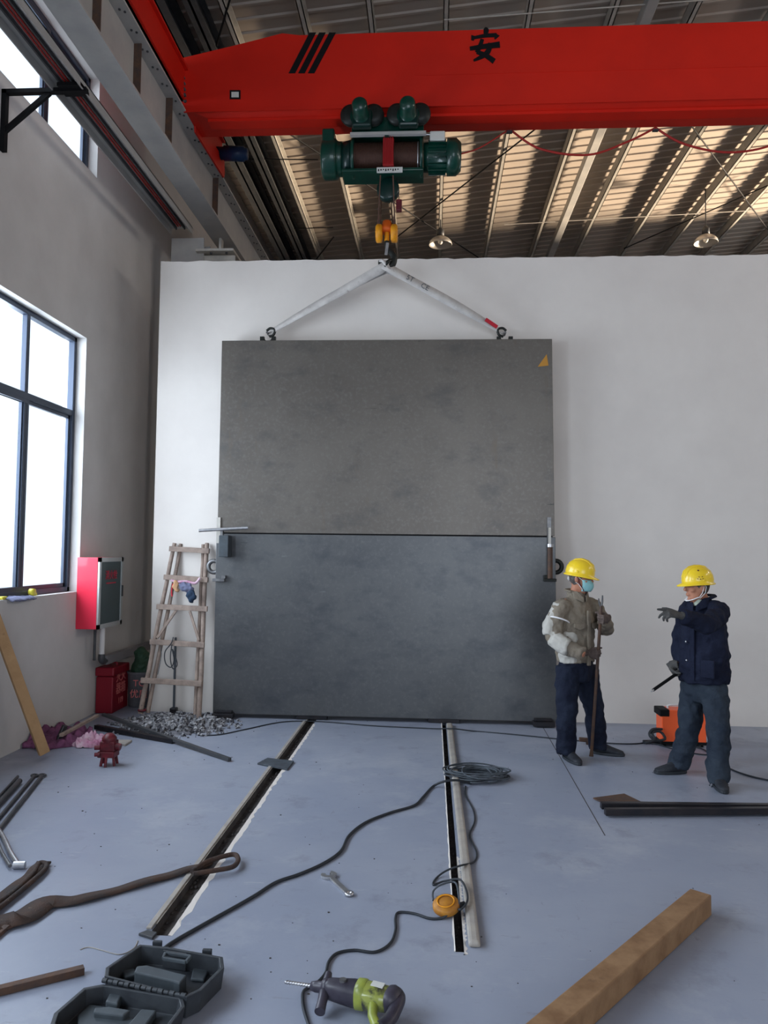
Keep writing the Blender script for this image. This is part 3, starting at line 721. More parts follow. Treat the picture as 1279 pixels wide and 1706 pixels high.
# hook block
hb = thing('hook_block', 'x', 'x', hp(645, 385)); del hb['label']; del hb['category']
hb.parent = root; hb.location = V(hb.location)-ORG[root.name]
def sub_(m_, n_, mt, **k): return m_.build(n_, mt, hb, **k)
for px in (632, 657):
    c = hp(px, 386)
    sub_(MB()._lathe(c+V((0, 0, -.02)), V((1, 0, 0)), [(-.035, 0), (-.035, .075), (-.02, .095), (.02, .095), (.035, .075), (.035, 0)], 24, True), 'sheave_cover', M['yellow'])
    sub_(MB().box(c+V((-.032, -.045, -.105)), c+V((.032, .045, .05))), 'side_plate', M['yellow'], bevel=.01)
    sub_(MB().box(c+V((-.012, -.03, .05)), c+V((.012, .03, .12))), 'rope_inlet', M['rust'])
c = hp(645, 380)
sub_(MB()._lathe(c+V((0, 0, -.05)), V((0, 0, 1)), [(0, .0), (0, .07), (.03, .08), (.06, .06), (.12, .045), (.125, 0)], 20, True), 'crosshead', M['orange'])
sub_(MB().cyl(c+V((0, 0, -.05)), c+V((0, 0, -.14)), .026), 'hook_shank', M['yellow'])
hk = c+V((0, 0, -.14))
path = [hk, hk+V((0, 0, -.05)), hk+V((.03, 0, -.10)), hk+V((.075, 0, -.17)), hk+V((.06, 0, -.25)), hk+V((0, 0, -.285)), hk+V((-.06, 0, -.25)), hk+V((-.075, 0, -.20))]
sub_(MB().tube(path, [.024, .026, .03, .034, .036, .036, .026, .010], seg=12), 'lifting_hook', M['hookblk'])
sub_(MB().bar(hk+V((.01, -.03, -.03)), hk+V((-.005, -.035, -.16)), .03, .012, up=(0, 1, 0)), 'safety_latch', M['steelb'])
HOOKP = hk+V((-.005, 0, -.245))

# ================================================================== STEEL DOOR
YD = 8.08; TH = 0.15
zt = at(640, 566, YD).z; zm = at(640, 891, YD).z; zb = 0.045
xl_t, xr_t = at(370, 568, YD).x, at(920, 566, YD).x
xl_b, xr_b = at(355, 1187, YD).x, at(928, 1198, YD).x
def lerp(a, b, t): return a+(b-a)*t
tm = (zt-zm)/(zt-zb)
xl_m, xr_m = lerp(xl_t, xl_b, tm), lerp(xr_t, xr_b, tm)
root = thing('steel_door', 'huge dark grey steel door of two stacked plates hanging before the white wall', 'door', ((xl_b+xr_b)/2, YD+TH/2, zb))
def slab(x0t, x1t, z1, x0b, x1b, z0, y0, y1):
    return MB().add([(x0b, y0, z0), (x1b, y0, z0), (x1b, y1, z0), (x0b, y1, z0), (x0t, y0, z1), (x1t, y0, z1), (x1t, y1, z1), (x0t, y1, z1)],
                    [(0,3,2,1),(4,5,6,7),(0,1,5,4),(1,2,6,5),(2,3,7,6),(3,0,4,7)])
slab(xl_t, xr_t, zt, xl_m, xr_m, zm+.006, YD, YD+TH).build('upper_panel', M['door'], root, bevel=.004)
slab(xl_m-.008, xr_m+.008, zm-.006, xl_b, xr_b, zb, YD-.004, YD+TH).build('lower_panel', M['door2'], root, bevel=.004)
slab(xl_m+.02, xr_m-.02, zm+.01, xl_m+.02, xr_m-.02, zm-.01, YD+.012, YD+TH-.02).build('seam_packing', M['black'], root)
def lug(c, axis_up, out, m='hookblk'):
    q = MB(); q.torus(c+V(out)*.0, (0, 1, 0), .052, .02, 24, 10)
    return q
for px in (447, 841):
    c = at(px, 562, YD+TH/2)
    m_ = MB().torus(c+V((0, 0, .0)), (0, 1, 0), .062, .022, 24, 10, arc=pi, start=(1, 0, 0))
    m_.box((c.x-.085, c.y-.02, zt-.005), (c.x-.04, c.y+.02, c.z+.005)).box((c.x+.04, c.y-.02, zt-.005), (c.x+.085, c.y+.02, c.z+.005))
    m_.build('lifting_eye', M['hookblk'], root)
for px, s_ in ((357, -1), (926, 1)):
    c = at(px, 944, YD+.07)
    MB().torus(c, (0, 1, 0), .062, .024, 24, 10).build('side_lug', M['steel'] if s_ < 0 else M['hookblk'], root)
    c2 = at(366 if s_ < 0 else 917, 964, YD-.03)
    q = MB().box(c2+V((-.07, -.03, -.03)), c2+V((.06, .03, .0))).box(c2+V((-.05*s_-.02, -.03, 0)), c2+V((-.05*s_+.02, .03, .035)))
    q.build('hinge_latch', M['steel'] if s_ < 0 else M['hookblk'], root, bevel=.004)
for px in (368, 918):                                   # edge guide strips above and below the seam
    a, b = at(px-3, 862, YD-.012), at(px-3, 905, YD-.012)
    MB().box((a.x-.02, YD-.02, b.z), (a.x+.02, YD, a.z)).build('edge_strip', M['galv'] if px < 500 else M['steel'], root)
for px in (372, 906):
    a = at(px, 1186, YD-.06)
    MB().box((a.x-.11, YD-.10, .012), (a.x+.11, YD-.004, .06)).box((a.x-.09, YD-.06, .06), (a.x+.09, YD-.004, .085)).build('bottom_stop', M['blacksteel'], root, bevel=.005)
for xx in (SL[0]+.045, SR[0]+.02):
    MB().box((xx-.16, YD+.005, -.03+.035), (xx+.16, YD+.12, .044)).build('wheel_box', M['blacksteel'], root)
a, b, c = at(911, 590, YD-.003), at(896, 611, YD-.003), at(914, 609, YD-.003)
MB().prism([a, b, c], (0, .002, 0)).build('triangle_mark', M['sticker'], root)
# bar clamped across the seam at the left
a, b = at(332, 884, YD-.15), at(414, 879, YD-.15)
tag(MB().cyl(a, b, .017, seg=14).build('steel_bar', M['steelb']), 'short bright round steel bar across the left end of the door seam', 'bar')
a = at(368, 892, YD-.09); b = at(383, 928, YD-.09)
root = thing('hanging_block', 'small grey steel block hanging below the round bar on the left of the door', 'block', ((a.x+b.x)/2, YD-.09, b.z))
MB().box((a.x, YD-.16, b.z), (b.x, YD-.02, a.z)).build('block_body', M['casef'], root, bevel=.006)
MB().box((a.x+.01, YD-.14, a.z), (a.x+.035, YD-.10, a.z+.07)).build('block_hook', M['steel'], root)
# jack tube at the right edge
a, b = at(917, 879, YD-.07), at(917, 964, YD-.07)
root = thing('support_tube', 'brownish upright tube fixed at the right edge of the door beside its seam', 'tube', b)
MB().cyl((a.x, YD-.06, b.z), (a.x, YD-.06, a.z-.20), .026).build('lower_tube', M['rust'], root)
MB().cyl((a.x, YD-.06, a.z-.20), (a.x, YD-.06, a.z-.17), .032).build('collar', M['steelb'], root)
MB().box((a.x-.018, YD-.075, a.z-.17), (a.x+.006, YD-.045, a.z)).build('upper_strap', M['galv'], root)
# lifting slings
def sling(px, py, lb, flip, tags):
    e = at(px, py, YD+TH/2); top = HOOKP+V((.03 if flip > 0 else -.03, 0, -.02))
    root = thing('lifting_sling', lb, 'lifting sling', e, 'white webbing slings from the hook to the door')
    d = (top-e); n_ = 14
    def strap(y, w0, w1, w2, off, sag, nm, mt):
        q = MB(); vs = []
        for i in range(n_+1):
            t = i/n_; p = e+d*t; nrm = V((-d.z, 0, d.x)).normalized()
            wv = (w0*(1-t/.35)+w1*(t/.35)) if t < .35 else (w1*(1-(t-.35)/.65)+w2*(t-.35)/.65)
            p = p+nrm*(off*sin(pi*t)**.7)+V((0, y*min(1, t*3, ), -sag*sin(pi*t)))
            tw = .25*sin(t*5)
            vs += [p-nrm*wv/2+V((0, -wv*tw/2, 0)), p+nrm*wv/2+V((0, wv*tw/2, 0))]
        fs = [(2*i, 2*i+1, 2*i+3, 2*i+2) for i in range(n_)]
        q.add(vs, fs, True)
        o = q.build(nm, mt, root)
        md = o.modifiers.new('thick', 'SOLIDIFY'); md.thickness = .007
        return o
    strap(-.05, .035, .085, .095, -.004*flip, 0.0, 'front_strap', M['webbing'])
    strap(.05, .03, .075, .09, .035*flip, .0, 'rear_strap', M['webbing'])
    nrm = V((-d.z, 0, d.x)).normalized()
    if tags:
        p = e+d*.12
        MB().bar(e+d*.07+nrm*.012*flip+V((0, -.035, 0)), e+d*.17+nrm*.022*flip+V((0, -.045, 0)), .035, .02, up=(0, 1, 0)).build('red_stitch_wrap', M['redtag'], root)
        dn = (-d).normalized()
        for tt, bd in ((.78, '5T'), (.66, 'CE')):
            text(bd, .075, e+d*tt+V((0, -.078, 0)), dn, V((-dn.z, 0, dn.x)), M['cableg'], 'sling_lettering', root, .001)
    MB().tube([top+V((-.05*flip, .0, -.04)), top+V((-.02*flip, -.06, .01)), top+V((.02*flip, -.03, .05)), top+V((.03*flip, .03, .03)), top+V((-.03*flip, .05, -.02))], .018, seg=8).build('sling_eye', M['hookblk'] if tags == 0 else M['webbing'], root)
    # shackle at the door eye
    sh = thing('shackle', 'steel shackle joining the %s sling to the eye on top of the door' % ('left' if flip > 0 else 'right'), 'shackle', e)
    du = d.normalized()
    q = MB().tube([e+du*.0+nrm*.035, e+du*.05+nrm*.04, e+du*.085, e+du*.05-nrm*.04, e-nrm*.035], .014, seg=10)
    q.build('shackle_bow', M['hookblk'], sh)
    MB().cyl(e+V((0, -.055, 0))+nrm*0, e+V((0, .055, 0)), .013, seg=10).build('shackle_pin', M['steel'], sh)
sling(447, 556, 'white webbing sling running down left from the hook to the door', 1, 0)
sling(841, 556, 'white webbing sling with red stitching running down right from the hook to the door', -1, 1)

# ================================================================== LEFT WALL THINGS
xf = at(165, 990, 7.64).x; yfar = wx(205, 990, xf).y; z0, z1 = at(165, 1049, 7.64).z, at(165, 929, 7.64).z
print('cabinet', xf, yfar, z0, z1)
root = thing('fire_hose_cabinet', 'red fire hose cabinet with dark glass door mounted on the left wall', 'fire cabinet', (-3.6, 7.9, z0))
MB().box((-3.6, 7.64, z0), (xf-.02, yfar, z1)).build('cabinet_body', M['cabinet'], root, bevel=.004)
m_ = MB(); a, b = 7.645, yfar-.005; t = .045
m_.box((xf-.02, a, z0), (xf, b, z0+t)).box((xf-.02, a, z1-t), (xf, b, z1)).box((xf-.02, a, z0), (xf, a+t, z1)).box((xf-.02, b-t, z0), (xf, b, z1))
d_ = m_.build('cabinet_door', M['alum'], root)
MB().box((xf-.018, a+t, z0+t), (xf-.006, b-t, z1-t)).build('door_glass', M['darkglass'], d_)
MB().box((xf-.002, b-.035, (z0+z1)/2-.06), (xf+.012, b-.015, (z0+z1)/2+.06)).build('door_handle', M['darksteel'], d_)
text('消火栓', .10, ((xf-.003), (a+b)/2+.0, z1-.19), (0, 1, 0), (0, 0, 1), M['redtext'], 'cabinet_lettering', root, .001, .001)
MB().box((xf-.006, (a+b)/2-.12, z1-.275), (xf-.003, (a+b)/2+.12, z1-.262)).build('cabinet_underline', M['redtext'], root)
# pipes below the cabinet
xp = xf-.10
c = [wx(169, 1052, xp), wx(169, 1098, xp)]
root = thing('drain_pipe', 'white plastic pipe with elbow and grey trunking below the fire cabinet', 'pipe', (xp, c[1].y, c[1].z))
MB().cyl((xp, c[0].y+.03, z0), (xp, c[0].y+.03, c[1].z), .028).build('upright_pipe', M['pvc'], root)
MB().cyl((xp-.03, c[0].y-.08, z0), (xp-.03, c[0].y-.08, c[1].z), .014).build('thin_conduit', M['darksteel'], root)
MB().tube([(xp, c[0].y+.03, c[1].z+.05), (xp, c[0].y+.03, c[1].z), (xp, c[0].y+.06, c[1].z-.03), (xp, c[0].y+.12, c[1].z-.03)], .034, seg=14).build('pipe_elbow', M['darksteel'], root)
MB().box((xp-.04, c[0].y+.10, c[1].z-.07), (xp+.03, 9.4, c[1].z+.02)).build('trunking', M['pvcg'], root)
# red extinguisher box on the floor
a = fl(168, 1188); 
m0 = fl(148, 1186)
xb0 = m0.x; xb1 = a.x; yb0 = a.y-.02; yb1 = yb0+.42; hz_ = at(168, 1112, yb0).z
print('extbox', xb0, xb1, yb0, hz_)
root = thing('extinguisher_box', 'dark red plastic fire extinguisher box with pale lettering on the floor', 'extinguisher box', ((xb0+xb1)/2, yb0, 0))
xb1 = -3.40; xb0 = -3.59
m_ = MB().box((xb0, yb0, .0), (xb1, yb1, hz_-.1)); m_.build('box_body', M['crate'], root, bevel=.012)
MB().box((xb0-.008, yb0-.01, hz_-.095), (xb1+.01, yb1+.01, hz_)).build('box_lid', M['crate'], root, bevel=.015)
MB().tube([(xb0+.05, yb0+.2, hz_-.01), (xb0+.05, yb0+.2, hz_+.025), (xb0+.14, yb0+.2, hz_+.025), (xb0+.14, yb0+.2, hz_-.01)], .01).build('lid_handle', M['crate'], root)
text('灭火\n器箱', .13, (xb1+.003, yb0+.21, hz_*.62), (0, 1, 0), (0, 0, 1), M['pinktext'], 'box_lettering', root, .001, .001)
text('119', .09, (xb1+.003, yb0+.21, hz_*.22), (0, 1, 0), (0, 0, 1), M['pinktext'], 'box_number', root, .001)
# printed pail in the gap
c = at(233, 1158, 8.62); c.z = 0; c.x += .03
root = thing('printed_pail', 'dark printed pail behind the ladder in the corner beside the wall end', 'pail', c)
MB()._lathe(c, V((0, 0, 1)), [(0, 0), (0, .14), (.01, .15), (.36, .165), (.37, .175), (.39, .175), (.39, .155), (.3, .15), (.3, 0)], 28, True).build('pail_body', M['sack'], root)
for i, tx in enumerate(('TC', '优质')):
    text(tx, .10, c+V((.02, -.163, .27-.12*i)), (1, .1, 0), (0, 0, 1), M['pinktext'], 'pail_lettering', root, .001)
m_ = MB().ell(c+V((0, 0, .42)), (.13, .12, .13), 14, 8).ell(c+V((-.03, .02, .55)), (.08, .08, .10), 12, 8)
m_.build('wrapped_bundle', M['leaf'], root, remesh=.015, disp=(.05, .08))
# window sill things
c = wx(30, 1006, -3.63)
q = MB(); nx = 14
vs = []; 
for i in range(nx+1):
    for j in range(9):
        y = c.y-.22+.40*i/nx; x = -3.68+.13*j/8
        z = 1.333+.012*abs(noise.noise(V((x*20, y*14, 1))))*2 - max(0, x+3.597)*0.6
        vs.append((x, y+.03*noise.noise(V((x*10, y*10, 5))), z))
fs = [(i*9+j, i*9+j+1, i*9+j+10, i*9+j+9) for i in range(nx) for j in range(8)]
o = q.add(vs, fs, True).build('crumpled_rag', M['ragblue']); md = o.modifiers.new('t', 'SOLIDIFY'); md.thickness = .006
tag(o, 'crumpled blue-grey rag lying on the left window sill', 'rag')
c = wx(54, 1002, -3.66)
tag(MB()._lathe((-3.685, c.y, 1.36), V((1, 0, 0)), [(0, 0), (0, .032), (.045, .032), (.045, 0)], 20, True).box((-3.68, c.y, 1.3275), (-3.645, c.y+.055, 1.352)).build('tape_measure', M['tape']), 'yellow tape measure on the left window sill', 'tape measure')
c = wx(4, 1010, -3.64)
tag(MB().box((-3.68, c.y-.05, 1.3265), (-3.61, c.y+.03, 1.352)).build('paint_marker_box', M['tape'], bevel=.006), 'small yellow box at the left picture edge on the window sill', 'box')
# leaning plank
b_ = fl(74, 1262)
a_ = wx(-14, 1000, -3.56)
top = wx(0, 1028, -3.50)
d = (V((-3.55, top.y+.0, top.z))-V((b_.x, b_.y, 0.02)))
p0 = V((b_.x, b_.y, 0.035)); p1 = p0+d*1.0
tag(MB().bar(p0, p1, .085, .05, up=(1, -.9, 0)).build('leaning_plank', M['woodp'], bevel=.003), 'raw timber plank leaning against the left wall under the window', 'plank')

# ================================================================== LADDER
YLb, YLt = 7.93, 8.24
def lp(px, py):                                          # a point on the leaning plane of the ladder
    for it in range(6):
        z = at(px, py, YLb).z if it == 0 else z
        Y = YLb+(YLt-YLb)*min(max(z/1.75, 0), 1.05)
        z = at(px, py, Y).z
    return at(px, py, Y)
root = thing('wooden_ladder', 'rough wooden ladder with nailed double rails leaning against the white wall', 'ladder', lp(285, 1190))
def pole(a, b, r0, r1, nm='rail', m='woodl', off=0):
    A, B = lp(*a), lp(*b); A.y += off; B.y += off
    q = MB(); pts = [A.lerp(B, i/8)+V((random.uniform(-.004, .004), 0, 0)) for i in range(9)]
    q.loft(pts, [r0+(r1-r0)*i/8 for i in range(9)], seg=10); return q.build(nm, M[m], root)
pole((234, 1189), (291, 905), .026, .022); pole((243, 1189), (300, 906), .023, .020, off=.05)
pole((332, 1197), (345, 905), .027, .024); pole((323, 1192), (337, 907), .023, .020, off=.05)
for (a, b) in (((285, 914), (351, 918)), ((276, 961), (349, 966)), ((264, 1010), (348, 1014)), ((253, 1068), (343, 1074)), ((238, 1132), (339, 1138))):
    A, B = lp(*a), lp(*b); A.y -= .045; B.y -= .045
    MB().bar(A, B, .035, .055, up=(0, 0, 1)).build('rung', M['woodl'], root, bevel=.004)
for (a, b) in (((264, 1062), (297, 1014)), ((333, 1066), (318, 1018))):
    A, B = lp(*a), lp(*b); A.y -= .03; B.y -= .03
    MB().bar(A, B, .025, .028 if a[0] < 300 else .018, up=(0, 1, 0)).build('diagonal_brace', M['woodl'], root)
c = lp(237, 1188)
MB().torus(c+V((0, 0, .03)), (0, 0, 1), .034, .012).build('foot_binding', M['oxred'], root)
# things hung on the ladder
def blob(name, m, parts, label=None, cat=None, rm=.012, disp=(.04, .06), parent=None):
    q = MB()
    for c, r in parts: q.ell(c, r, 14, 8)
    o = q.build(name, m, parent, remesh=rm, disp=disp)
    if label: tag(o, label, cat)
    return o
def L(px, py, dy=-.09): p = lp(px, py); p.y += dy; return p
root = thing('tool_bag', 'bundle of blue and tan cloth tool bags hanging on the second ladder rung', 'tool bag', L(312, 985))
blob('blue_pouch', M['ragblue'], [(L(311, 976), (.055, .035, .05)), (L(320, 980), (.05, .04, .055))], parent=root)
blob('dark_pouch', M['denim'], [(L(322, 990), (.045, .035, .07)), (L(326, 996), (.035, .03, .055))], parent=root)
blob('tan_pouch', M['peach'], [(L(298, 974), (.035, .03, .05)), (L(300, 982), (.025, .025, .03))], parent=root)
MB().tube([L(290, 966), L(300, 969), L(315, 968), L(330, 971), L(338, 962)], [.012, .016, .013, .016, .012], seg=8).build('bag_strap', M['pink'], root)
MB().tube([L(293, 972), L(291, 985), L(292, 993)], .008).build('bag_buckle', M['redtag'], root)
pts = [L(293, 1060, -.075), L(290, 1070, -.08), L(279, 1085, -.07), L(280, 1103, -.07), L(289, 1110, -.07), L(294, 1098, -.07), L(291, 1080, -.07), L(296, 1092, -.07), L(299, 1106, -.07), L(292, 1112, -.07), L(288, 1095, -.07), L(291, 1072, -.08)]
tag(MB().tube(pts, .006, seg=6).build('hanging_cable', M['cable']), 'loops of thin black cable hung over the fourth ladder rung', 'cable')
tag(MB().tube([L(272, 1074, -.07), L(273, 1090, -.07), L(270, 1108, -.07), L(267, 1122, -.07)], .0035, seg=6).build('loose_wire', M['cableg']), 'short thin loose wire dangling left of the cable loops on the ladder', 'wire')
a, b = at(290, 1178, 8.2), at(293, 1062, 8.2)
root = thing('steel_post', 'thin dark steel post standing behind the ladder rungs', 'post', (a.x, 8.2, 0))
MB().cyl((a.x, 8.2, 0.0), (b.x, 8.2, b.z), .013, seg=10).build('post_shaft', M['cableg'], root)
MB().box((a.x-.035, 8.16, 0), (a.x+.035, 8.24, .07)).build('post_foot', M['blacksteel'], root, bevel=.01)

# ================================================================== FLOOR THINGS
# rubble
c = fl(285, 1212)
q = MB(); vs = []; nx, ny = 46, 26
P0 = [(205, 1203), (232, 1176), (322, 1178), (330, 1232)]
cx_, cy_ = c.x, c.y+.12; RX, RY = .62, .52
for i in range(nx+1):
    for j in range(ny+1):
        u, v_ = i/nx*2-1, j/ny*2-1; rr = sqrt(u*u+v_*v_)
        x, y = cx_+u*RX, cy_+v_*RY
        z = max(0, (1-rr))*.075*(.7+.8*noise.noise(V((x*7, y*7, 0))))+.012*noise.noise(V((x*30, y*30, 2))) - .006
        vs.append((x, y, z if rr < 1.15 else -.01))
q.add(vs, [(i*(ny+1)+j, (i+1)*(ny+1)+j, (i+1)*(ny+1)+j+1, i*(ny+1)+j+1) for i in range(nx) for j in range(ny)], True)
q.build('dust_heap', M['dust'])
tag(bpy.data.objects['dust_heap'], 'low heap of cement dust at the foot of the ladder', 'dust heap', kind='stuff')
q = MB(); rnd = random.Random(11)
for k in range(520):
    an = rnd.uniform(0, 2*pi); rr = rnd.random()**.6*1.12
    x, y = cx_+cos(an)*rr*RX, cy_+sin(an)*rr*RY
    if y > 8.05 and x > -2.3: continue
    s_ = rnd.uniform(.006, .024)*(1.35 if rr < .7 else .8)
    z = max(0, 1-rr)*.06+s_*.3
    pts = [V((rnd.uniform(-1, 1), rnd.uniform(-1, 1), rnd.uniform(-.7, .7)))*s_ for _ in range(8)]
    R_ = Matrix.Rotation(rnd.uniform(0, 6), 4, 'Z') @ Matrix.Rotation(rnd.uniform(0, 3), 4, 'X')
    base = [(-1,-1,-1),(1,-1,-1),(1,1,-1),(-1,1,-1),(-1,-1,1),(1,-1,1),(1,1,1),(-1,1,1)]
    vv = [R_ @ (V(b_)*s_*.8+p*.5)+V((x, y, z)) for b_, p in zip(base, pts)]
    q.add(vv, [(0,3,2,1),(4,5,6,7),(0,1,5,4),(1,2,6,5),(2,3,7,6),(3,0,4,7)])
tag(q.build('rubble', M['rubble']), 'scattered broken concrete rubble in front of the ladder', 'rubble', kind='stuff')
q = MB()
for k in range(75):
    p = fl(rnd.uniform(60, 620), 1200+490*rnd.random()**1.6); s_ = rnd.uniform(.002, .005)
    q.box(p+V((-s_, -s_*rnd.random(), 0)), p+V((s_, s_*.5, s_*.8)))
for k in range(30):
    p = fl(rnd.uniform(620, 1270), rnd.uniform(1230, 1690)); s_ = rnd.uniform(.002, .004)
    q.box(p+V((-s_, -s_*rnd.random(), 0)), p+V((s_, s_*.5, s_*.8)))
tag(q.build('floor_debris', M['slot']), 'tiny dark chips of debris scattered over the concrete floor', 'debris', kind='stuff')

def fbar(a, b, w, h, name, m, label, cat, z=0.0, group=None, za=None, zb_=None, bev=.002):
    A, B = fl(*a), fl(*b); A.z = (za if za is not None else z)+h/2+.001; B.z = (zb_ if zb_ is not None else z)+h/2+.001
    return tag(MB().bar(A, B, w, h).build(name, M[m], bevel=bev), label, cat, group)
fbar((172, 1201), (383, 1269), .035, .03, 'steel_angle_bar', 'darksteel', 'longer dark steel bar across the rubble, its tip nearest the floor groove', 'steel bar', za=.05, zb_=0)
fbar((160, 1216), (290, 1239), .045, .04, 'timber_batten', 'blacksteel', 'shorter dark batten under the long steel bar beside the rubble', 'batten', za=0.01)
# red jack on three legs
c = fl(178, 1277)
root = thing('red_pump', 'small dark red pump standing on short legs on the left floor', 'pump', c)
s_ = .92
for dx, dy in ((-.055, 0), (.06, .02), (-.075, .10), (.05, .11), (0, -.03)):
    MB().cyl(c+V((dx*s_, dy*s_, 0)), c+V((dx*s_*.8, dy*s_*.8+.01, .075)), .012, seg=8).build('leg', M['oxred'], root)
m_ = MB().box(c+V((-.075, -.02, .07)), c+V((.065, .10, .12))).box(c+V((-.06, -.01, .12)), c+V((.06, .09, .20)))
m_._lathe(c+V((0, .04, .19)), V((0, 0, 1)), [(0, .055), (.03, .06), (.05, .045), (.065, .03), (.07, 0)], 16, True)
m_.build('pump_body', M['oxred'], root, bevel=.008)
MB().cyl(c+V((.05, .03, .16)), c+V((.10, .03, .15)), .028).build('side_port', M['oxred'], root)
MB().cyl(c+V((-.06, .0, .15)), c+V((-.10, -.01, .15)), .018).build('pump_knob', M['oxred'], root)
MB().cyl(c+V((-.05, -.02, .10)), c+V((-.09, -.03, .10)), .016).build('lower_knob', M['oxred'], root)
# cloths, hammer, board
def cloth(name, m, px, py, rx, ry, hgt, label, seed, cat='cloth'):
    c = fl(px, py); q = MB(); n1 = 26; vs = []
    for i in range(n1+1):
        for j in range(n1+1):
            u, v_ = i/n1*2-1, j/n1*2-1
            rr = sqrt(u*u+v_*v_); k_ = 1+.25*noise.noise(V((u*2, v_*2, seed)))
            z = hgt*max(0, 1-rr*.7)*(.25+abs(noise.noise(V((u*3.4, v_*3.4, seed+3))))*2.6+.6*abs(noise.noise(V((u*8, v_*8, seed+9)))))+.006
            if rr > 1: f_ = 1/rr; u *= f_; v_ *= f_; z = .004
            vs.append((max(c.x+u*rx*k_, -3.58), c.y+v_*ry*k_, z))
    q.add(vs, [(i*(n1+1)+j, (i+1)*(n1+1)+j, (i+1)*(n1+1)+j+1, i*(n1+1)+j+1) for i in range(n1) for j in range(n1)], True)
    o = q.build(name, m); md = o.modifiers.new('t', 'SOLIDIFY'); md.thickness = .004; md.offset = 1
    return tag(o, label, cat)
cloth('purple_cloth', M['purple'], 95, 1232, .30, .38, .10, 'crumpled purple cloth on the floor beside the leaning plank', 2)
cloth('pink_rag', M['pink'], 150, 1240, .15, .14, .07, 'pale pink rag lying left behind the red pump', 8, 'rag')
A, B = fl(163, 1214), fl(92, 1246)
root = thing('hammer', 'hammer with a wooden handle and dark head lying on the purple cloth', 'hammer', B)
MB().bar(A+V((0, 0, .13)), B+V((.03, .04, .10)), .035, .03).build('handle', M['woodl'], root, bevel=.006)
c = fl(100, 1240)
m_ = MB().bar(c+V((-.03, 0, 0.0)), c+V((.02, .05, .16)), .045, .045)
m_.build('hammer_head', M['blacksteel'], root, bevel=.01)
a, b = fl(165, 1242), fl(214, 1240)
tag(MB().box((a.x, a.y, .001), (b.x, a.y+.16, .018)).build('flat_board', M['rail'], bevel=.002), 'small flat pale board behind the red pump', 'board')
# steel plate over the left groove
def plate(corners, th, name, m, label, cat='plate', z=0.001):
    return tag(MB().prism([fl(*p, z=z) for p in corners], (0, 0, th)).build(name, M[m], bevel=.002), label, cat)
plate([(429, 1274), (446, 1265), (490, 1270), (479, 1284)], .014, 'cover_plate', 'cableg', 'small grey steel plate lying across the left floor groove')
plate([(988, 1331), (1040, 1324), (1092, 1349), (1030, 1352)], .010, 'steel_plate', 'rust', 'brownish steel plate under the ends of the black tubes', z=0.001)
a = fl(250, 1556)
plate([(231, 1559), (246, 1553), (262, 1557), (254, 1566)], .012, 'groove_end_plate', 'darksteel', 'small dark steel piece at the near end of the left groove')
# rail next to right groove
yn, yf_ = fl(788, 1580).y, 7.98
xr0 = .178
root = tag(MB().add([(xr0, yn, .001), (xr0+.06, yn, .001), (xr0+.05, yf_, .001), (xr0-.015, yf_, .001), (xr0+.006, yn, .032), (xr0+.052, yn, .032), (xr0+.042, yf_, .032), (xr0-.010, yf_, .032)],
    [(0,3,2,1),(4,5,6,7),(0,1,5,4),(1,2,6,5),(2,3,7,6),(3,0,4,7)]).build('floor_rail', M['rail'], bevel=.012), 'long pale dusty steel rail lying beside the right floor groove', 'rail')
tag(MB().box((SL[0]-.03, SL[2]+.05, .0005), (SL[0]-.004, 8.0, .010)).build('rail_strip', M['rail'], bevel=.002), 'thin dusty flat rail strip along the left edge of the left floor groove', 'rail')
# black tubes at right
z_ = .0
for i, (px, py, dy, lb) in enumerate(((1001, 1350, .05, 'black square steel tube at the right edge, the rear one reaching farther left'), (1008, 1361, 0, 'black square steel tube at the right edge, the front one'))):
    A = fl(px, py); B = fl(1279, 1359 if i else 1353); e_ = A+(B-A)*1.7
    hh = .045
    tag(MB().bar(A+V((0, 0, hh/2+(.012 if 1 else 0))), e_+V((0, 0, hh/2+.012)), .045, hh).build('square_tube', M['blacksteel'], bevel=.004), lb, 'steel tube')
# timber beam front right
A, B = fl(1168, 1520), fl(955, 1712)
d = (B-A).normalized(); sd = V((d.y, -d.x, 0))
root = tag(MB().bar(A+V((0, 0, .052)), A+d*1.6+V((0, 0, .052)), .105, .10).build('timber_beam', M['wood'], bevel=.006), 'square raw timber beam lying in the front right corner', 'timber beam')
# wrench
A, B = fl(548, 1461), fl(582, 1492)
root = thing('wrench', 'shiny open ended wrench lying on the floor between the grooves', 'wrench', A)
d = (B-A).normalized(); sd = V((-d.y, d.x, 0))
MB().bar(A+d*.03+V((0, 0, .008)), B-d*.01+V((0, 0, .006)), .030, .012).build('wrench_handle', M['steelb'], root, bevel=.003)
q = MB(); ring = []
for i in range(21):
    an = radians(40)+radians(280)*i/20; ring.append(A+(d*-cos(an)*.040+sd*sin(an)*.044))
inn = [A+(d*-cos(radians(40)+radians(280)*i/20)*.016+sd*sin(radians(40)+radians(280)*i/20)*.017) for i in range(20, -1, -1)]
pl = [p+V((0, 0, .002)) for p in ring+inn]
n_ = 21; vs = pl+[p+V((0, 0, .014)) for p in pl]; N_ = len(pl); fs = []
for i in range(20): fs += [(i, i+1, N_-2-i, N_-1-i), (N_+i, N_+i+1, N_+N_-2-i, N_+N_-1-i)]
for i in range(N_): fs.append((i, (i+1) % N_, N_+(i+1) % N_, N_+i))
q.add(vs, fs).build('wrench_jaw', M['steelb'], root)
MB()._lathe(B+V((0, 0, .002)), V((0, 0, 1)), [(0, .010), (0, .024), (.014, .024), (.014, .010), (0, .010)], 16, True).build('wrench_ring', M['steelb'], root)
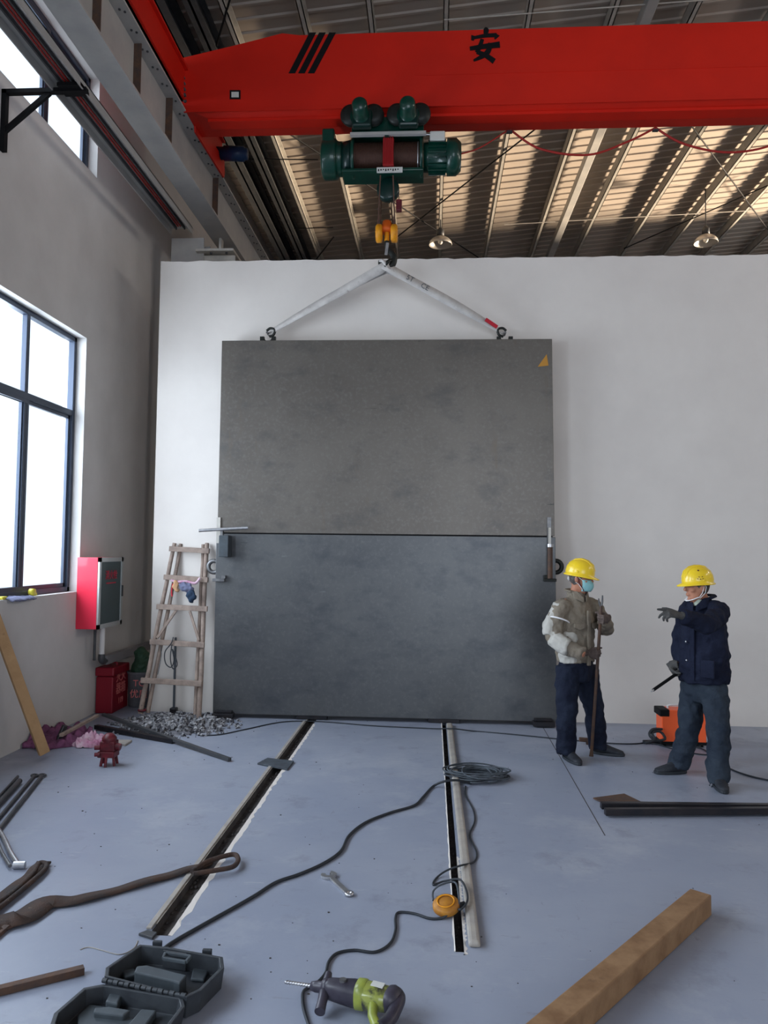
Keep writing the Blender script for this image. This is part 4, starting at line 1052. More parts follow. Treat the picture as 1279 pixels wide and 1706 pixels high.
# rods on the left floor
def frod(a, b, r, name, m, label, eye=False, z=0, cat='steel rod', group=None):
    A, B = fl(*a), fl(*b); A.z = B.z = r+.001+z
    root = thing(name, label, cat, A, group)
    MB().cyl(A, B, r, seg=12).build('rod_shaft', M[m], root)
    if eye:
        d = (A-B).normalized(); MB().torus(A+d*.02, (0.1, 0, 1), .022, .009, 18, 8).build('rod_eye', M[m], root)
    return root
frod((57, 1296), (-30, 1400), .012, 'turnbuckle_rod', 'darksteel', 'dark rod with an eye end, left one of the pair by the left edge', True)
frod((70, 1296), (-22, 1412), .014, 'turnbuckle_rod', 'darksteel', 'dark rod with an eye end, right one of the pair by the left edge', True)
frod((30, 1296), (-30, 1360), .010, 'thin_rod', 'darksteel', 'thin pointed dark rod at the left edge, farther one')
frod((33, 1306), (-30, 1374), .020, 'thick_rod', 'darksteel', 'thicker dark rod at the left edge behind the eye rods')
pts = [fl(p_[0], p_[1], .02) for p_ in ((-30, 1350), (2, 1388), (18, 1420), (32, 1442))]
root = thing('bent_steel_pipe', 'shiny bent pipe with a fitting at the left edge below the rods', 'pipe', pts[-1])
MB().tube(pts, .014, seg=10).build('pipe', M['steelb'], root)
MB().tube([p+V((-.045, -.01, 0)) for p in pts], .010, seg=10).build('thin_pipe', M['steel'], root)
MB().cyl(pts[-1]+V((-.03, 0, 0)), pts[-1]+V((.03, .01, .0)), .022, seg=6).build('pipe_fitting', M['steelb'], root)
# dark bar bottom left
fbar((140, 1622), (-20, 1662), .035, .03, 'flat_iron_bar', 'rust', 'dark rusty bar at the lower left edge of the floor', 'steel bar')
# dirty webbing sling lying on the floor
def strap(pts, widths, name, label, z=.012, m='webdirt', loop=None, th=.010):
    P = [fl(x, y, z) for x, y in pts]; path = crom(P, 8); q = MB(); vs = []
    n_ = len(path)
    for i, p in enumerate(path):
        d = (path[min(i+1, n_-1)]-path[max(i-1, 0)]).normalized(); sd = V((-d.y, d.x, 0))
        t_ = i/(n_-1)*(len(widths)-1); j = min(int(t_), len(widths)-2); wv = widths[j]*(1-t_+j)+widths[j+1]*(t_-j)
        h = .5+.5*sin(i*.6)
        q_ = p+V((0, 0, .006*h))
        vs += [q_-sd*wv/2, q_+sd*wv/2]
    q.add(vs, [(2*i, 2*i+1, 2*i+3, 2*i+2) for i in range(n_-1)], True)
    o = q.build(name, M[m]); md = o.modifiers.new('t', 'SOLIDIFY'); md.thickness = th; md.offset = 0
    return tag(o, label, 'webbing strap')
o = strap([(-25, 1548), (10, 1536), (40, 1528), (80, 1505), (130, 1500), (200, 1482), (270, 1462), (320, 1448), (352, 1438)], [.15, .16, .15, .13, .085, .065, .07, .06, .035], 'webbing_strap', 'long dirty brown webbing strap with a loop end crossing the left groove')
P = [fl(*p_, .03) for p_ in ((320, 1452), (345, 1436), (375, 1426), (392, 1424), (397, 1433), (388, 1444), (360, 1450), (322, 1456))]
q = MB().tube(P, .014, seg=8); ob = q.build('strap_loop', M['webdirt'], o)
strap([(-30, 1522), (10, 1492), (45, 1465), (62, 1448), (74, 1437)], [.10, .09, .07, .075, .08], 'webbing_strap', 'short dirty webbing strap with a folded end at the left edge')
tag(MB().tube([fl(*p_, .02) for p_ in ((-20, 1515), (20, 1488), (55, 1456), (66, 1438), (78, 1440), (72, 1452), (40, 1480), (-10, 1520))], .013, seg=8).build('strap_edge_rope', M['webdirt']), 'stiff brown rope folded over the short strap at the left edge', 'rope')
fbar((12, 1548), (-20, 1575), .03, .02, 'wood_splinter', 'rust', 'small dark splinter below the long strap at the left edge', 'splinter')
# ------------------------------------------------ cables
def cable(pts, r, name, m, label, cat='cable', lift=None):
    P = []
    for i, p in enumerate(pts):
        z = p[2] if len(p) > 2 else 0.0
        P.append(fl(p[0], p[1], z+r))
    return tag(MB().tube(P, r, seg=8, n=7).build(name, M[m]), label, cat)
cable([(262, 1592), (285, 1572), (340, 1540), (420, 1495), (460, 1470), (500, 1456), (540, 1438), (568, 1418), (582, 1392), (610, 1370), (650, 1354), (690, 1342), (705, 1328), (722, 1310), (740, 1302, .045), (762, 1300, .045), (785, 1305)], .009, 'extension_cable', 'cable', 'thick black cable snaking from the tool case to the coil')
cable([(330, 1225), (365, 1224), (410, 1215), (470, 1203), (530, 1202), (620, 1209), (700, 1213), (728, 1214, .004), (755, 1214, .04), (790, 1218), (860, 1224), (930, 1231), (1010, 1238), (1060, 1239), (1090, 1234)], .006, 'floor_cable', 'cable', 'thin black cable running along the foot of the door to the welder')
cable([(1080, 1238), (1120, 1243), (1165, 1246), (1190, 1262), (1215, 1280), (1250, 1293), (1300, 1304)], .007, 'welder_lead', 'cable', 'black lead from the welder passing behind the right worker to the right edge')
cable([(1095, 1240), (1130, 1250), (1170, 1257), (1200, 1256)], .006, 'welder_lead', 'cable', 'second black lead on the floor between the right worker and the welder')
P = []
rnd = random.Random(5); cc = fl(795, 1296)
for i in range(13*14):
    a_ = i/14*2*pi; k_ = rnd.Random if 0 else 0
    t_ = i/14
    rx = .20+.05*sin(t_*2.1)+.02*sin(t_*5.3); ry = .15+.035*sin(t_*1.7+1)
    P.append(cc+V((cos(a_)*rx+.03*sin(t_*1.3), sin(a_)*ry+.025*cos(t_*1.9), .012+.05*(.5+.5*sin(t_*2.7+a_*.2)))))
tag(MB().tube(P, .0065, seg=6, n=2).build('cable_coil', M['cableg']), 'loose coil of grey-black cable lying over the right rail', 'cable coil')
cable([(776, 1310), (776, 1325), (788, 1348), (791, 1368), (783, 1392), (794, 1420), (790, 1436), (768, 1442, .04), (745, 1450, .02), (728, 1462), (722, 1474), (740, 1468, .01), (765, 1465, .045), (776, 1480, .045), (779, 1500, .04), (768, 1515, .04), (758, 1512, .02)], .0055, 'reel_cable', 'cable', 'thin black cable from the coil winding down the rail to the yellow socket')
cable([(722, 1500), (722, 1485, .02), (735, 1474, .05), (758, 1470, .06), (764, 1490, .06), (765, 1506, .05)], .005, 'socket_loop', 'cableg', 'grey cable loop around the yellow socket')
cable([(748, 1522, .02), (735, 1530), (715, 1530), (690, 1522), (665, 1520), (659, 1530), (659, 1550), (650, 1572), (625, 1586), (590, 1583), (562, 1588), (548, 1602), (543, 1620), (530, 1636), (515, 1645), (505, 1654), (506, 1680), (516, 1712)], .0065, 'drill_cable', 'cable', 'black power cable running from the yellow socket to the drill')
c = fl(744, 1511, .03)
root = thing('socket_block', 'round yellow cable socket lying over the right floor groove', 'socket', c)
m_ = MB()._lathe(c+V((0, 0, -.012)), V((-.10, -.28, 1)), [(0, 0), (0, .055), (.012, .066), (.032, .066), (.042, .058), (.046, 0)], 28, True)
m_.build('socket_body', M['amber'], root)
MB()._lathe(c+V((-.004, -.010, .032)), V((-.10, -.28, 1)), [(0, .045), (.004, .045), (.004, .040), (.001, .038), (0, .045)], 24, True).build('socket_rim', M['yellow'], root)
MB().cyl(c+V((.05, .01, 0)), c+V((.09, .03, .005)), .013).build('cable_gland', M['cable'], root)
cable([(230, 1567), (223, 1580), (200, 1590), (170, 1583), (148, 1578), (134, 1582)], .0022, 'thin_wire', 'rail', 'thin pale bent wire on the floor beside the tool case', 'wire')
# ------------------------------------------------ tool case
def fz(px, py, z): return fl(px, py, z)
root = thing('tool_case', 'open charcoal plastic tool case lying in the lower left foreground', 'tool case', fl(240, 1660))
def tray(name, outline, depth, zb_, inner, m, parent):
    top = [fl(x, y, zb_+depth) for x, y in outline]; c = sum(top, V((0, 0, 0)))/len(top)
    n_ = len(top); w = .016
    def sc(p, k, z): q = c+(p-c)*k; q.z = z; return q
    rim_o = top; rim_i = [c+(p-c)*(1-w/((p-c).length)*1.1) for p in top]
    bot_o = [sc(p, .95, zb_) for p in top]; bot_i = [sc(p, .90, zb_+.012) for p in top]
    vs = bot_o+rim_o+rim_i+bot_i; fs = [tuple(range(n_))[::-1], tuple(range(3*n_, 4*n_))]
    for r_ in range(3):
        for i in range(n_): fs.append((r_*n_+i, r_*n_+(i+1) % n_, (r_+1)*n_+(i+1) % n_, (r_+1)*n_+i))
    return MB().add(vs, fs).build(name, m, parent, bevel=.003), c
OUT1 = [(174, 1626), (176, 1612), (233, 1573), (280, 1577), (372, 1594), (374, 1612), (336, 1650), (312, 1661)]
t1, c1 = tray('case_bottom', OUT1, .085, .004, None, M['case'], root)
OUT2 = [(84, 1706), (90, 1688), (140, 1645), (172, 1639), (306, 1662), (309, 1676), (260, 1740), (110, 1735)]
t2, c2 = tray('case_lid', OUT2, .075, .004, None, M['case'], root)
# handle cut and mouldings
A, B, D, E_ = fl(276, 1588, .093), fl(318, 1594, .093), fl(310, 1603, .093), fl(272, 1597, .093)
m_ = MB()
for p, q_ in ((A, B), (B, D), (D, E_), (E_, A)): m_.bar(p, q_, .012, .014)
m_.build('carry_handle', M['casef'], root, bevel=.003)
m_ = MB(); 
for p, q_, hh in (((272, 1597), (310, 1603), .07),): m_.bar(fl(*p, .055), fl(*q_, .055), .006, hh)
m_.build('handle_well', M['case'], root)
def mould(poly, z0, z1, nm, par, m='casef', bev=.006):
    P = [fl(x, y, z1) for x, y in poly]; P = [V((p.x, p.y, z0)) for p in P]
    return MB().prism(P, (0, 0, z1-z0)).build(nm, M[m], par, bevel=bev)
mould([(228, 1609), (245, 1607), (312, 1624), (300, 1638), (290, 1634), (224, 1619)], .015, .075, 'moulded_block', t1)
mould([(204, 1616), (224, 1612), (232, 1622), (208, 1628)], .015, .04, 'moulded_step', t1)
mould([(322, 1612), (350, 1612), (340, 1632), (318, 1630)], .015, .03, 'moulded_step', t1)
mould([(184, 1652), (204, 1655), (196, 1672), (176, 1668)], .015, .055, 'moulded_block', t2)
mould([(158, 1678), (182, 1676), (218, 1682), (206, 1692), (156, 1686)], .015, .05, 'moulded_block', t2)
mould([(236, 1680), (262, 1682), (240, 1712), (214, 1706)], .015, .045, 'moulded_step', t2)
mould([(130, 1690), (150, 1672), (175, 1676), (230, 1700), (225, 1730), (130, 1722)], .014, .030, 'moulded_step', t2)
a, b = fl(172, 1633, .085), fl(312, 1660, .085)
m_ = MB()
for i in range(15):
    p, q_ = a.lerp(b, i/15), a.lerp(b, (i+.8)/15); m_.cyl(p, q_, .007 if i % 2 else .010, seg=8)
m_.build('case_hinge', M['case'], root)
for px, py in ((262, 1576), (345, 1590)):
    c = fl(px, py, .07); MB().box(c+V((-.02, -.004, -.03)), c+V((.02, .012, .02))).build('case_latch', M['case'], root, bevel=.003)
# ------------------------------------------------ rotary hammer drill
A, B = fl(474, 1636, .055), fl(668, 1664, .075)
d = (B-A).normalized(); up = V((0, 0, 1)); sd = d.cross(up).normalized(); up = sd.cross(d)
Lg = (B-A).length
def dp(t, s=0, u=0): return A+d*(t*Lg)+sd*s+up*u
root = thing('rotary_hammer', 'lime green and dark rotary hammer drill lying in the foreground', 'drill', fl(590, 1665))
m_ = MB(); prf = []
pts = []; nn = 90
for i in range(nn+1):
    t = i/nn*.26; pts.append(t)
vs = []; seg = 10
for i, t in enumerate(pts):
    tw = i/nn*2*pi*5.5; r0 = .008
    for k in range(seg):
        an = 2*pi*k/seg+tw; rr = r0*(1-.38*(abs(cos((an-tw)))**3))*(1.0 if t > .012 else .3+.7*t/.012)
        vs.append(dp(t, cos(an)*rr, sin(an)*rr))
m_.add(vs, [(i*seg+k, i*seg+(k+1) % seg, (i+1)*seg+(k+1) % seg, (i+1)*seg+k) for i in range(nn) for k in range(seg)], True)
m_.build('drill_bit', M['steelb'], root)
m_ = MB()._lathe(dp(.24), d, [(0, .008), (0, .016), (.02, .021), (.045, .021), (.05, .026), (.07, .026)], 20, True)
m_.build('chuck', M['tooldark'], root)
# main body along d
def dl(path, rad, name, mt, sq=.75, seg=20, **k): return MB().loft([dp(*p) for p in path], rad, side=sd, seg=seg, sq=sq).build(name, M[mt], root, **k)
dl([(.36, 0, 0), (.37, 0, 0), (.40, 0, 0), (.48, 0, -.002), (.60, 0, -.004), (.64, 0, -.005)], [.018, .030, .036, (.040, .040), (.048, .045), (.047, .045)], 'gear_housing', 'tooldark')
dl([(.635, 0, -.004), (.64, 0, -.004), (.70, 0, -.004), (.715, 0, -.004)], [(.045, .04), (.053, .050), (.054, .050), (.050, .047)], 'lime_collar', 'lime')
dl([(.71, .002, -.004), (.80, .004, -.004), (.90, .006, -.006), (.93, .006, -.006)], [(.050, .046), (.050, .044), (.046, .040), (.030, .03)], 'motor_housing', 'limed')
dl([(.905, .004, -.006), (.93, .006, -.005), (.965, .01, -.006), (.985, .012, -.008)], [(.049, .044), (.052, .046), (.046, .042), (.030, .03)], 'rear_cap', 'tooldark')
# rear D handle curving toward the camera
MB().loft(crom([dp(.95, -.03, 0), dp(.985, .0, 0), dp(.985, .05, -.01), dp(.97, .11, -.02), dp(.93, .15, -.025)], 5), [(.022, .026)]*21, seg=14).build('rear_handle', M['tooldark'], root)
MB().loft([dp(.80, .045, -.01), dp(.83, .10, -.02), dp(.90, .15, -.025)], [(.017, .02), (.015, .018), (.016, .02)], seg=12).build('handle_bridge', M['lime'], root)
MB().bar(dp(.76, -.004, .040), dp(.86, -.002, .036), .034, .006, up=up).build('grey_label', M['platesteel'], root)
MB().cyl(dp(.52, .005, .034), dp(.52, .005, .046), .014).build('selector_knob', M['steel'], root)
# side handle
h0, h1 = fl(548, 1622, .085), fl(533, 1686, .03)
MB().loft([h0, h0.lerp(h1, .2), h0.lerp(h1, .45), h0.lerp(h1, .5), h0.lerp(h1, .75), h1], [.014, .018, .018, .022, .019, .021], seg=16).build('side_handle', M['tooldark'], root)
MB()._lathe(dp(.345), d, [(0, .02), (0, .033), (.03, .033), (.03, .02), (0, .02)], 20, True).build('handle_clamp', M['tooldark'], root)
# ------------------------------------------------ welding machine
a = fl(1118, 1228); b = fl(1178, 1233)
YW = 7.35
zt_ = at(1150, 1184, YW).z; xa, xb = at(1103, 1210, YW).x, at(1177, 1210, YW).x
root = thing('welding_machine', 'small orange welding machine standing behind the right worker', 'welding machine', ((xa+xb)/2, YW, 0))
MB().prism([(xa, YW, .03), (xa, YW, zt_-.02), (xa+.02, YW, zt_), (xb-.03, YW, zt_), (xb, YW, zt_-.05), (xb, YW, .03)], (0, .19, 0)).build('machine_body', M['weld'], root, bevel=.008)
MB().box((xa-.02, YW-.004, zt_-.06), (xa+.07, YW+.194, zt_+.004)).build('front_panel', M['black'], root, bevel=.008)
MB().box((xa-.008, YW-.002, .02), (xb+.008, YW+.192, .05)).build('base_strip', M['black'], root, bevel=.004)
MB().tube([(xa+.08, YW+.09, zt_), (xa+.10, YW+.09, zt_+.03), (xb-.12, YW+.09, zt_+.03), (xb-.10, YW+.09, zt_)], .010).build('carry_handle', M['pvc'], root)
for px, py in ((1163, 1199), (1163, 1219)):
    c = at(px, py, YW); MB().box(c+V((-.012, -.003, -.008)), c+V((.012, .001, .008))).build('vent_slot', M['black'], root)
for dx in (.03, xb-xa-.03):
    for dy in (.03, .16): MB().cyl((xa+dx, YW+dy, 0.0), (xa+dx, YW+dy, .032), .012, seg=8).build('rubber_foot', M['black'], root)
P = [at(1103, 1215, YW-.02), at(1088, 1215, YW-.08), at(1082, 1224, YW-.12), at(1092, 1233, YW-.14), at(1108, 1231, YW-.1), at(1100, 1219, YW-.06), at(1087, 1221, YW-.1), at(1090, 1232, YW-.16), at(1075, 1238, YW-.2)]
for p in P: p.z = max(p.z, .015)
tag(MB().tube(P, .012, seg=8).build('welder_cable_loop', M['cable']), 'thick black cable loops on the floor at the left side of the welder', 'cable')
c = fl(1090, 1240); tag(MB().cyl(c+V((-.10, 0, .02)), c+V((.09, .03, .02)), .018).build('cable_connector', M['cable']), 'black cable connector on the floor left of the welder', 'connector')
c = fl(974, 1240)
root = thing('steel_clamp', 'small brown steel clamp on the floor behind the crowbar of the left worker', 'clamp', c)
MB().bar(c+V((-.05, 0, .045)), c+V((.06, 0, .04)), .04, .035).build('clamp_body', M['rust'], root, bevel=.006)
MB().bar(c+V((.03, 0, .0)), c+V((.03, 0, .04)), .03, .03, up=(0, 1, 0)).build('clamp_jaw', M['rust'], root)

# ================================================================== PEOPLE
def frame(o, f, u=(0, 0, 1)):
    """matrix with columns left, forward, up"""
    f = V(f).normalized(); u = V(u); l = u.cross(f).normalized(); u = f.cross(l)
    R = Matrix((l, f, u)).transposed().to_4x4(); R.translation = V(o); return R
def head_shape(mb, c, f, u, neck_base):
    mb.X = frame(c, f, u)
    rows = [(-.118, .020, .022, .062), (-.110, .034, .040, .048), (-.092, .047, .056, .034), (-.07, .056, .070, .022), (-.045, .063, .080, .012),
            (-.02, .068, .087, .006), (.005, .072, .092, .001), (.03, .075, .096, -.002), (.06, .073, .094, -.004), (.085, .063, .082, -.005), (.105, .045, .06, -.005), (.117, .02, .028, -.005)]
    mb.loft([(0, y, z) for z, a, b, y in rows], [(a, b) for z, a, b, y in rows], side=(1, 0, 0), seg=24)
    mb.loft([(0, .090, .020), (0, .101, -.005), (0, .112, -.026), (0, .100, -.036)], [(.009, .009), (.011, .012), (.017, .013), (.014, .008)], side=(1, 0, 0), seg=12)   # nose
    mb.ell((0, .090, -.058), (.024, .010, .006)).ell((0, .088, -.068), (.022, .011, .007))                                          # lips
    mb.ell((0, .078, .032), (.052, .018, .010))                                                                                     # brow
    for s in (-1, 1):
        mb.ell((s*.040, .062, -.028), (.022, .024, .018))                                                                            # cheek
        mb.ell((s*.076, -.006, -.010), (.009, .020, .033), 12, 8)                                                                    # ear
    mb.ell((0, .070, -.100), (.022, .020, .014))
    mb.X = None
    nb = V(neck_base); cc = V(c)
    R = frame(c, f, u)
    mb.loft([nb+V((0, 0, -.05)), nb, nb.lerp(R @ V((0, -.012, -.06)), .5), R @ V((0, -.008, -.05))], [.075, .060, .056, .055], seg=20)
    return R
def hand(mb, wrist, d, n, thumb_side, curls, k=1.0, spread=.0, thumb=(.5, .5), r=.0095):
    """d towards the finger tips, n out of the palm, thumb_side along the palm to the thumb; curls in radians per joint"""
    w = V(wrist); d = V(d).normalized(); n = V(n); n = (n-d*n.dot(d)).normalized(); s = V(thumb_side); s = (s-d*s.dot(d)-n*s.dot(n)).normalized()
    mb.loft([w-d*.02*k, w+d*.01*k, w+d*.04*k, w+d*.075*k, w+d*.094*k], [(.026*k, .019*k), (.028*k, .019*k), (.038*k, .018*k), (.042*k, .015*k), (.038*k, .011*k)], side=s, seg=18)
    tips = []
    for i, (off, ln) in enumerate(((.030, .072), (.0105, .080), (-.0095, .075), (-.029, .060))):
        c = curls[i] if isinstance(curls, (list, tuple)) else curls
        b = w+d*(.088-.004*abs(i-1))*k+s*off*k; a = 0; pts = [b-d*.015*k, b]
        dirn = (d+s*spread*(1.2-i)*.3).normalized()
        for j, fr in enumerate((.44, .30, .26)):
            a += c*(1.0 if j < 2 else .7)
            v = dirn*cos(a)+n*sin(a); pts.append(pts[-1]+v*ln*fr*k)
        mb.loft(pts, [r*k, r*k, r*.97*k, r*.9*k, r*.72*k], seg=10)
        tips.append(pts[-1]); mb.ell(pts[-1], (r*.72*k,)*3, 8, 6)
    # thumb leaves the side of the palm near its base
    t0 = w+d*.022*k+s*.022*k; a, b = thumb
    v1 = (s*cos(a)*.8+d*.75+n*sin(a)*.7).normalized(); v2 = (v1*cos(b)+(n*.7+d*.5-s*.3).normalized()*sin(b)).normalized(); v3 = (v2*cos(b)+(n*.8-s*.5).normalized()*sin(b)).normalized()
    p = [t0, t0+v1*.042*k, t0+v1*.042*k+v2*.034*k, t0+v1*.042*k+v2*.034*k+v3*.026*k]
    mb.loft(p, [.015*k, .0125*k, .0110*k, .008*k], seg=10); mb.ell(p[-1], (.008*k,)*3, 8, 6)
def limb(mb, pts, rad, n=6, **k):
    path = crom(pts, n); m = len(rad)-1; L_ = len(path)-1; rr = []
    for i in range(len(path)):
        t = i/L_*m; j = min(int(t), m-1); a, b = rad[j], rad[j+1]; u = t-j
        if isinstance(a, tuple) or isinstance(b, tuple):
            a = a if isinstance(a, tuple) else (a, a); b = b if isinstance(b, tuple) else (b, b)
            rr.append((a[0]*(1-u)+b[0]*u, a[1]*(1-u)+b[1]*u))
        else: rr.append(a*(1-u)+b*u)
    return mb.loft(path, rr, **k)
def shoe(heel, toe, root, m, lift=0.0):
    h, t = V(heel), V(toe); h.z = t.z = lift; d = (t-h); ln = d.length; d.normalize(); sd = V((-d.y, d.x, 0))
    q = MB()
    q.loft([h+d*a*ln+V((0, 0, z)) for a, z in ((0, .045), (.04, .05), (.2, .055), (.4, .052), (.6, .040), (.8, .032), (.95, .026), (1, .02))],
           [(.022, .030), (.034, .042), (.038, .048), (.040, .045), (.046, .034), (.046, .026), (.034, .020), (.012, .010)], side=sd, seg=18)
    q.loft([h+d*.22*ln+V((0, 0, .06)), h+d*.20*ln+V((0, 0, .13))], [(.038, .048), (.042, .05)], side=sd, seg=16)
    up = q.build('shoe', m, root, remesh=.006)
    o = []
    for i in range(24):
        a = 2*pi*i/24; x, y = cos(a), sin(a)
        wv = .047*(1+.12*x if x > 0 else 1-.12*abs(x)); o.append(h+d*(ln*.5+x*ln*.53)+sd*(wv*math.copysign(abs(y)**.8, y))+V((0, 0, .002)))
    MB().prism(o, (0, 0, .022)).build('shoe_sole', MATS['black_rubber_cable'], up, bevel=.004)
    return up
def helmet(R, root, peak_dir=1, tilt=0.0):
    q = MB(); q.X = R @ Matrix.Rotation(tilt, 4, 'X')
    rows = [(.030, .106, .126), (.055, .108, .128), (.09, .104, .122), (.125, .088, .104), (.150, .062, .076), (.164, .032, .040), (.169, .003, .004)]
    vs = []; seg = 32
    inner = [(.150, .055, .07), (.12, .084, .10), (.06, .101, .121), (.030, .101, .121)]
    allr = [(z, a, b) for z, a, b in rows[::-1]]
    for z, a, b in allr:
        for k in range(seg):
            t = 2*pi*k/seg; vs.append((a*cos(t), b*sin(t)-.004, z))
    # brim, longer at the front
    def ring(z, ex, front):
        for k in range(seg):
            t = 2*pi*k/seg; f_ = max(0, sin(t))**2.2
            vs.append(((.106+ex)*cos(t), (.126+ex)*sin(t)+f_*front-.004, z-.014*f_*(1 if ex > 0 else 0)-.004*abs(cos(t))))
    ring(.026, .014, .034); ring(.018, .014, .034); ring(.018, -.004, .0)
    for z, a, b in inner[::-1]:
        for k in range(seg):
            t = 2*pi*k/seg; vs.append((a*cos(t), b*sin(t)-.004, z))
    nr = len(allr)+3+len(inner); fs = []
    for i in range(nr-1):
        for k in range(seg): fs.append((i*seg+k, i*seg+(k+1) % seg, (i+1)*seg+(k+1) % seg, (i+1)*seg+k))
    q.add(vs, fs, True)
    for dx in (-.03, 0, .03):
        q.loft([(dx, .115, .075), (dx, .094, .125), (dx, .05, .156), (dx, 0, .168), (dx, -.05, .158), (dx, -.10, .120)], [.006, .008, .008, .008, .008, .006], seg=8)
    for s in (-1, 1): q.ell((s*.105, .0, .055), (.006, .016, .012), 10, 6)
    h_ = q.build('safety_helmet', M['helmet'], root)
    b = MB(); b.X = q.X
    b._lathe(b.X @ V((0, 0, 0)) if 0 else V((0, 0, 0)), V((0, 0, 1)), [(.02, .088), (.045, .092), (.045, .088), (.02, .084), (.02, .088)], 28, True)
    return h_
def hairpiece(R, root):
    q = MB(); q.X = R
    rows = [(-.055, .050, .052, -.045), (-.04, .066, .068, -.034), (-.015, .076, .082, -.022), (.02, .079, .092, -.010), (.05, .079, .097, -.006)]
    q.loft([(0, y, z) for z, a, b, y in rows], [(a, b) for z, a, b, y in rows], side=(1, 0, 0), seg=24)
    return q.build('hair', M['hair'], root)
def eyes(R, root, gx=0):
    for s in (-1, 1):
        q = MB(); q.X = R; q.ell((s*.031, .086, .012), (.012, .008, .006), 12, 8)
        q.build('eye', M['eye'], root)
        q = MB(); q.X = R; q.loft([(s*.015, .094, .030), (s*.034, .092, .034), (s*.052, .078, .029)], [.004, .005, .003], seg=8)
        q.build('eyebrow', M['hair'], root)
def button(c, root, r=.008):
    MB().ell(c, (r, r*.6, r), 10, 6).build('metal_button', M['steelb'], root)

# ---------------------------------------------------------------- left worker (khaki jacket, crowbar)
root = thing('person', 'worker in khaki jacket, yellow helmet and blue face mask holding a crowbar upright', 'person', fl(960, 1262))
Fb = V((.55, -.84, 0)).normalized(); Lb = V((0, 0, 1)).cross(Fb)
pel = at(961, 1112, 6.86); ch = at(960, 1040, 6.86); nk = at(960, 992, 6.87); hc = at(966, 963, 6.84)
shR = at(937, 1012, 6.78); shL = at(987, 1010, 6.97)
elR = at(924, 1062, 6.72); wrR = at(974, 1091, 6.57)
elL = at(1009, 1046, 6.93); wrL = at(1007, 1034, 6.70)
hpR = at(946, 1114, 6.80); hpL = at(976, 1114, 6.95)
knR = at(944, 1185, 6.74); anR = at(943, 1251, 6.82); knL = at(990, 1186, 6.92); anL = at(996, 1244, 7.02)
Fh = V((.90, -.44, -.03)).normalized()
q = MB()
Rh = head_shape(q, hc, Fh, (0.05, 0, 1), nk)
q.loft([pel+V((0, 0, -.06)), pel, pel.lerp(ch, .5), ch, nk+V((0, 0, -.06)), nk], [(.12, .09), (.14, .10), (.13, .095), (.15, .105), (.12, .08), (.06, .06)], side=Lb, seg=24)
for s_, e_, w_ in ((shR, elR, wrR), (shL, elL, wrL)): limb(q, [s_.lerp(nk, .3), s_, e_, w_], [.045, .05, .042, .026], seg=14)
for h_, k_, a_ in ((hpR, knR, anR), (hpL, knL, anL)): limb(q, [h_, k_, a_, V((a_.x, a_.y, .07))], [.07, .05, .030, .027], seg=14)
q.build('body', M['skin'], root, remesh=.0075)
hairpiece(Rh, root); eyes(Rh, root)
helmet(Rh, root, tilt=-.10)
q = MB(); q.X = Rh   # face mask
vs = []; n1, n2 = 12, 8
for i in range(n1+1):
    for j in range(n2+1):
        a = (i/n1-.5)*2.3; z = -.112+.098*j/n2; rr = .083+.028*cos(a)*sin(pi*min(j/n2*.8+.15, 1)) ; 
        vs.append((sin(a)*.073*(1-.30*(1-j/n2)**1.5), cos(a)*rr*1.02+.012*cos(a)-.012*(1-j/n2)**2, z))
o = q.add(vs, [(i*(n2+1)+j, (i+1)*(n2+1)+j, (i+1)*(n2+1)+j+1, i*(n2+1)+j+1) for i in range(n1) for j in range(n2)], True).build('face_mask', M['mask'], root)
md = o.modifiers.new('t', 'SOLIDIFY'); md.thickness = .003; md.offset = 1
for s in (-1, 1):
    q = MB(); q.X = Rh
    q.loft([(s*.066, .045, -.020), (s*.078, .01, .008), (s*.082, -.018, .005)], .0022, seg=6).loft([(s*.066, .045, -.095), (s*.076, .01, -.05), (s*.080, -.012, -.038)], .0022, seg=6)
    q.build('ear_loop', M['maskw'], o)
# helmet strap and nape cloth
q = MB(); q.X = Rh; q.loft([(-.080, .0, .02), (-.074, .022, -.05), (-.045, .05, -.105), (0, .062, -.122), (.045, .05, -.105), (.074, .022, -.05), (.080, 0, .02)], .005, seg=6)
q.build('chin_strap', M['oxred'], root)
q = MB(); q.X = Rh; q.ell((0, -.085, -.005), (.045, .022, .028), 12, 8); q.build('helmet_pad', M['webbing'], root)
# jacket
q = MB()
hem = at(960, 1101, 6.86); belly = at(958, 1080, 6.845)
q.loft([hem+V((0, 0, -.005)), hem+V((0, 0, .02)), belly, ch.lerp(belly, .5), ch, ch.lerp(nk, .45), ch.lerp(nk, .8), nk+V((0, 0, -.005)), nk+V((0, 0, .03))],
       [(.168, .130), (.176, .136), (.178, .138), (.176, .132), (.178, .128), (.158, .112), (.112, .088), (.080, .074), (.074, .072)], side=Lb, seg=28)
q2 = limb(q, [nk.lerp(shR, .55)+V((0, 0, -.035)), shR, shR.lerp(elR, .5)+V((-.02, 0, 0)), elR, elR.lerp(wrR, .5)+V((.0, 0, -.015)), wrR+(wrR-elR).normalized()*-.01], [.060, .074, .078, .076, .070, .052], seg=18)
limb(q, [nk.lerp(shL, .55)+V((0, 0, -.035)), shL, shL.lerp(elL, .5)+V((.01, 0, 0)), elL, elL.lerp(wrL, .5), wrL], [.060, .072, .072, .072, .062, .050], seg=18)
jk = q.build('jacket', M['khaki'], root, remesh=.010, disp=(.030, .075))
q = MB()                                                   # pale back and sleeve panel
b_ = -Fb*.012-Lb*.018
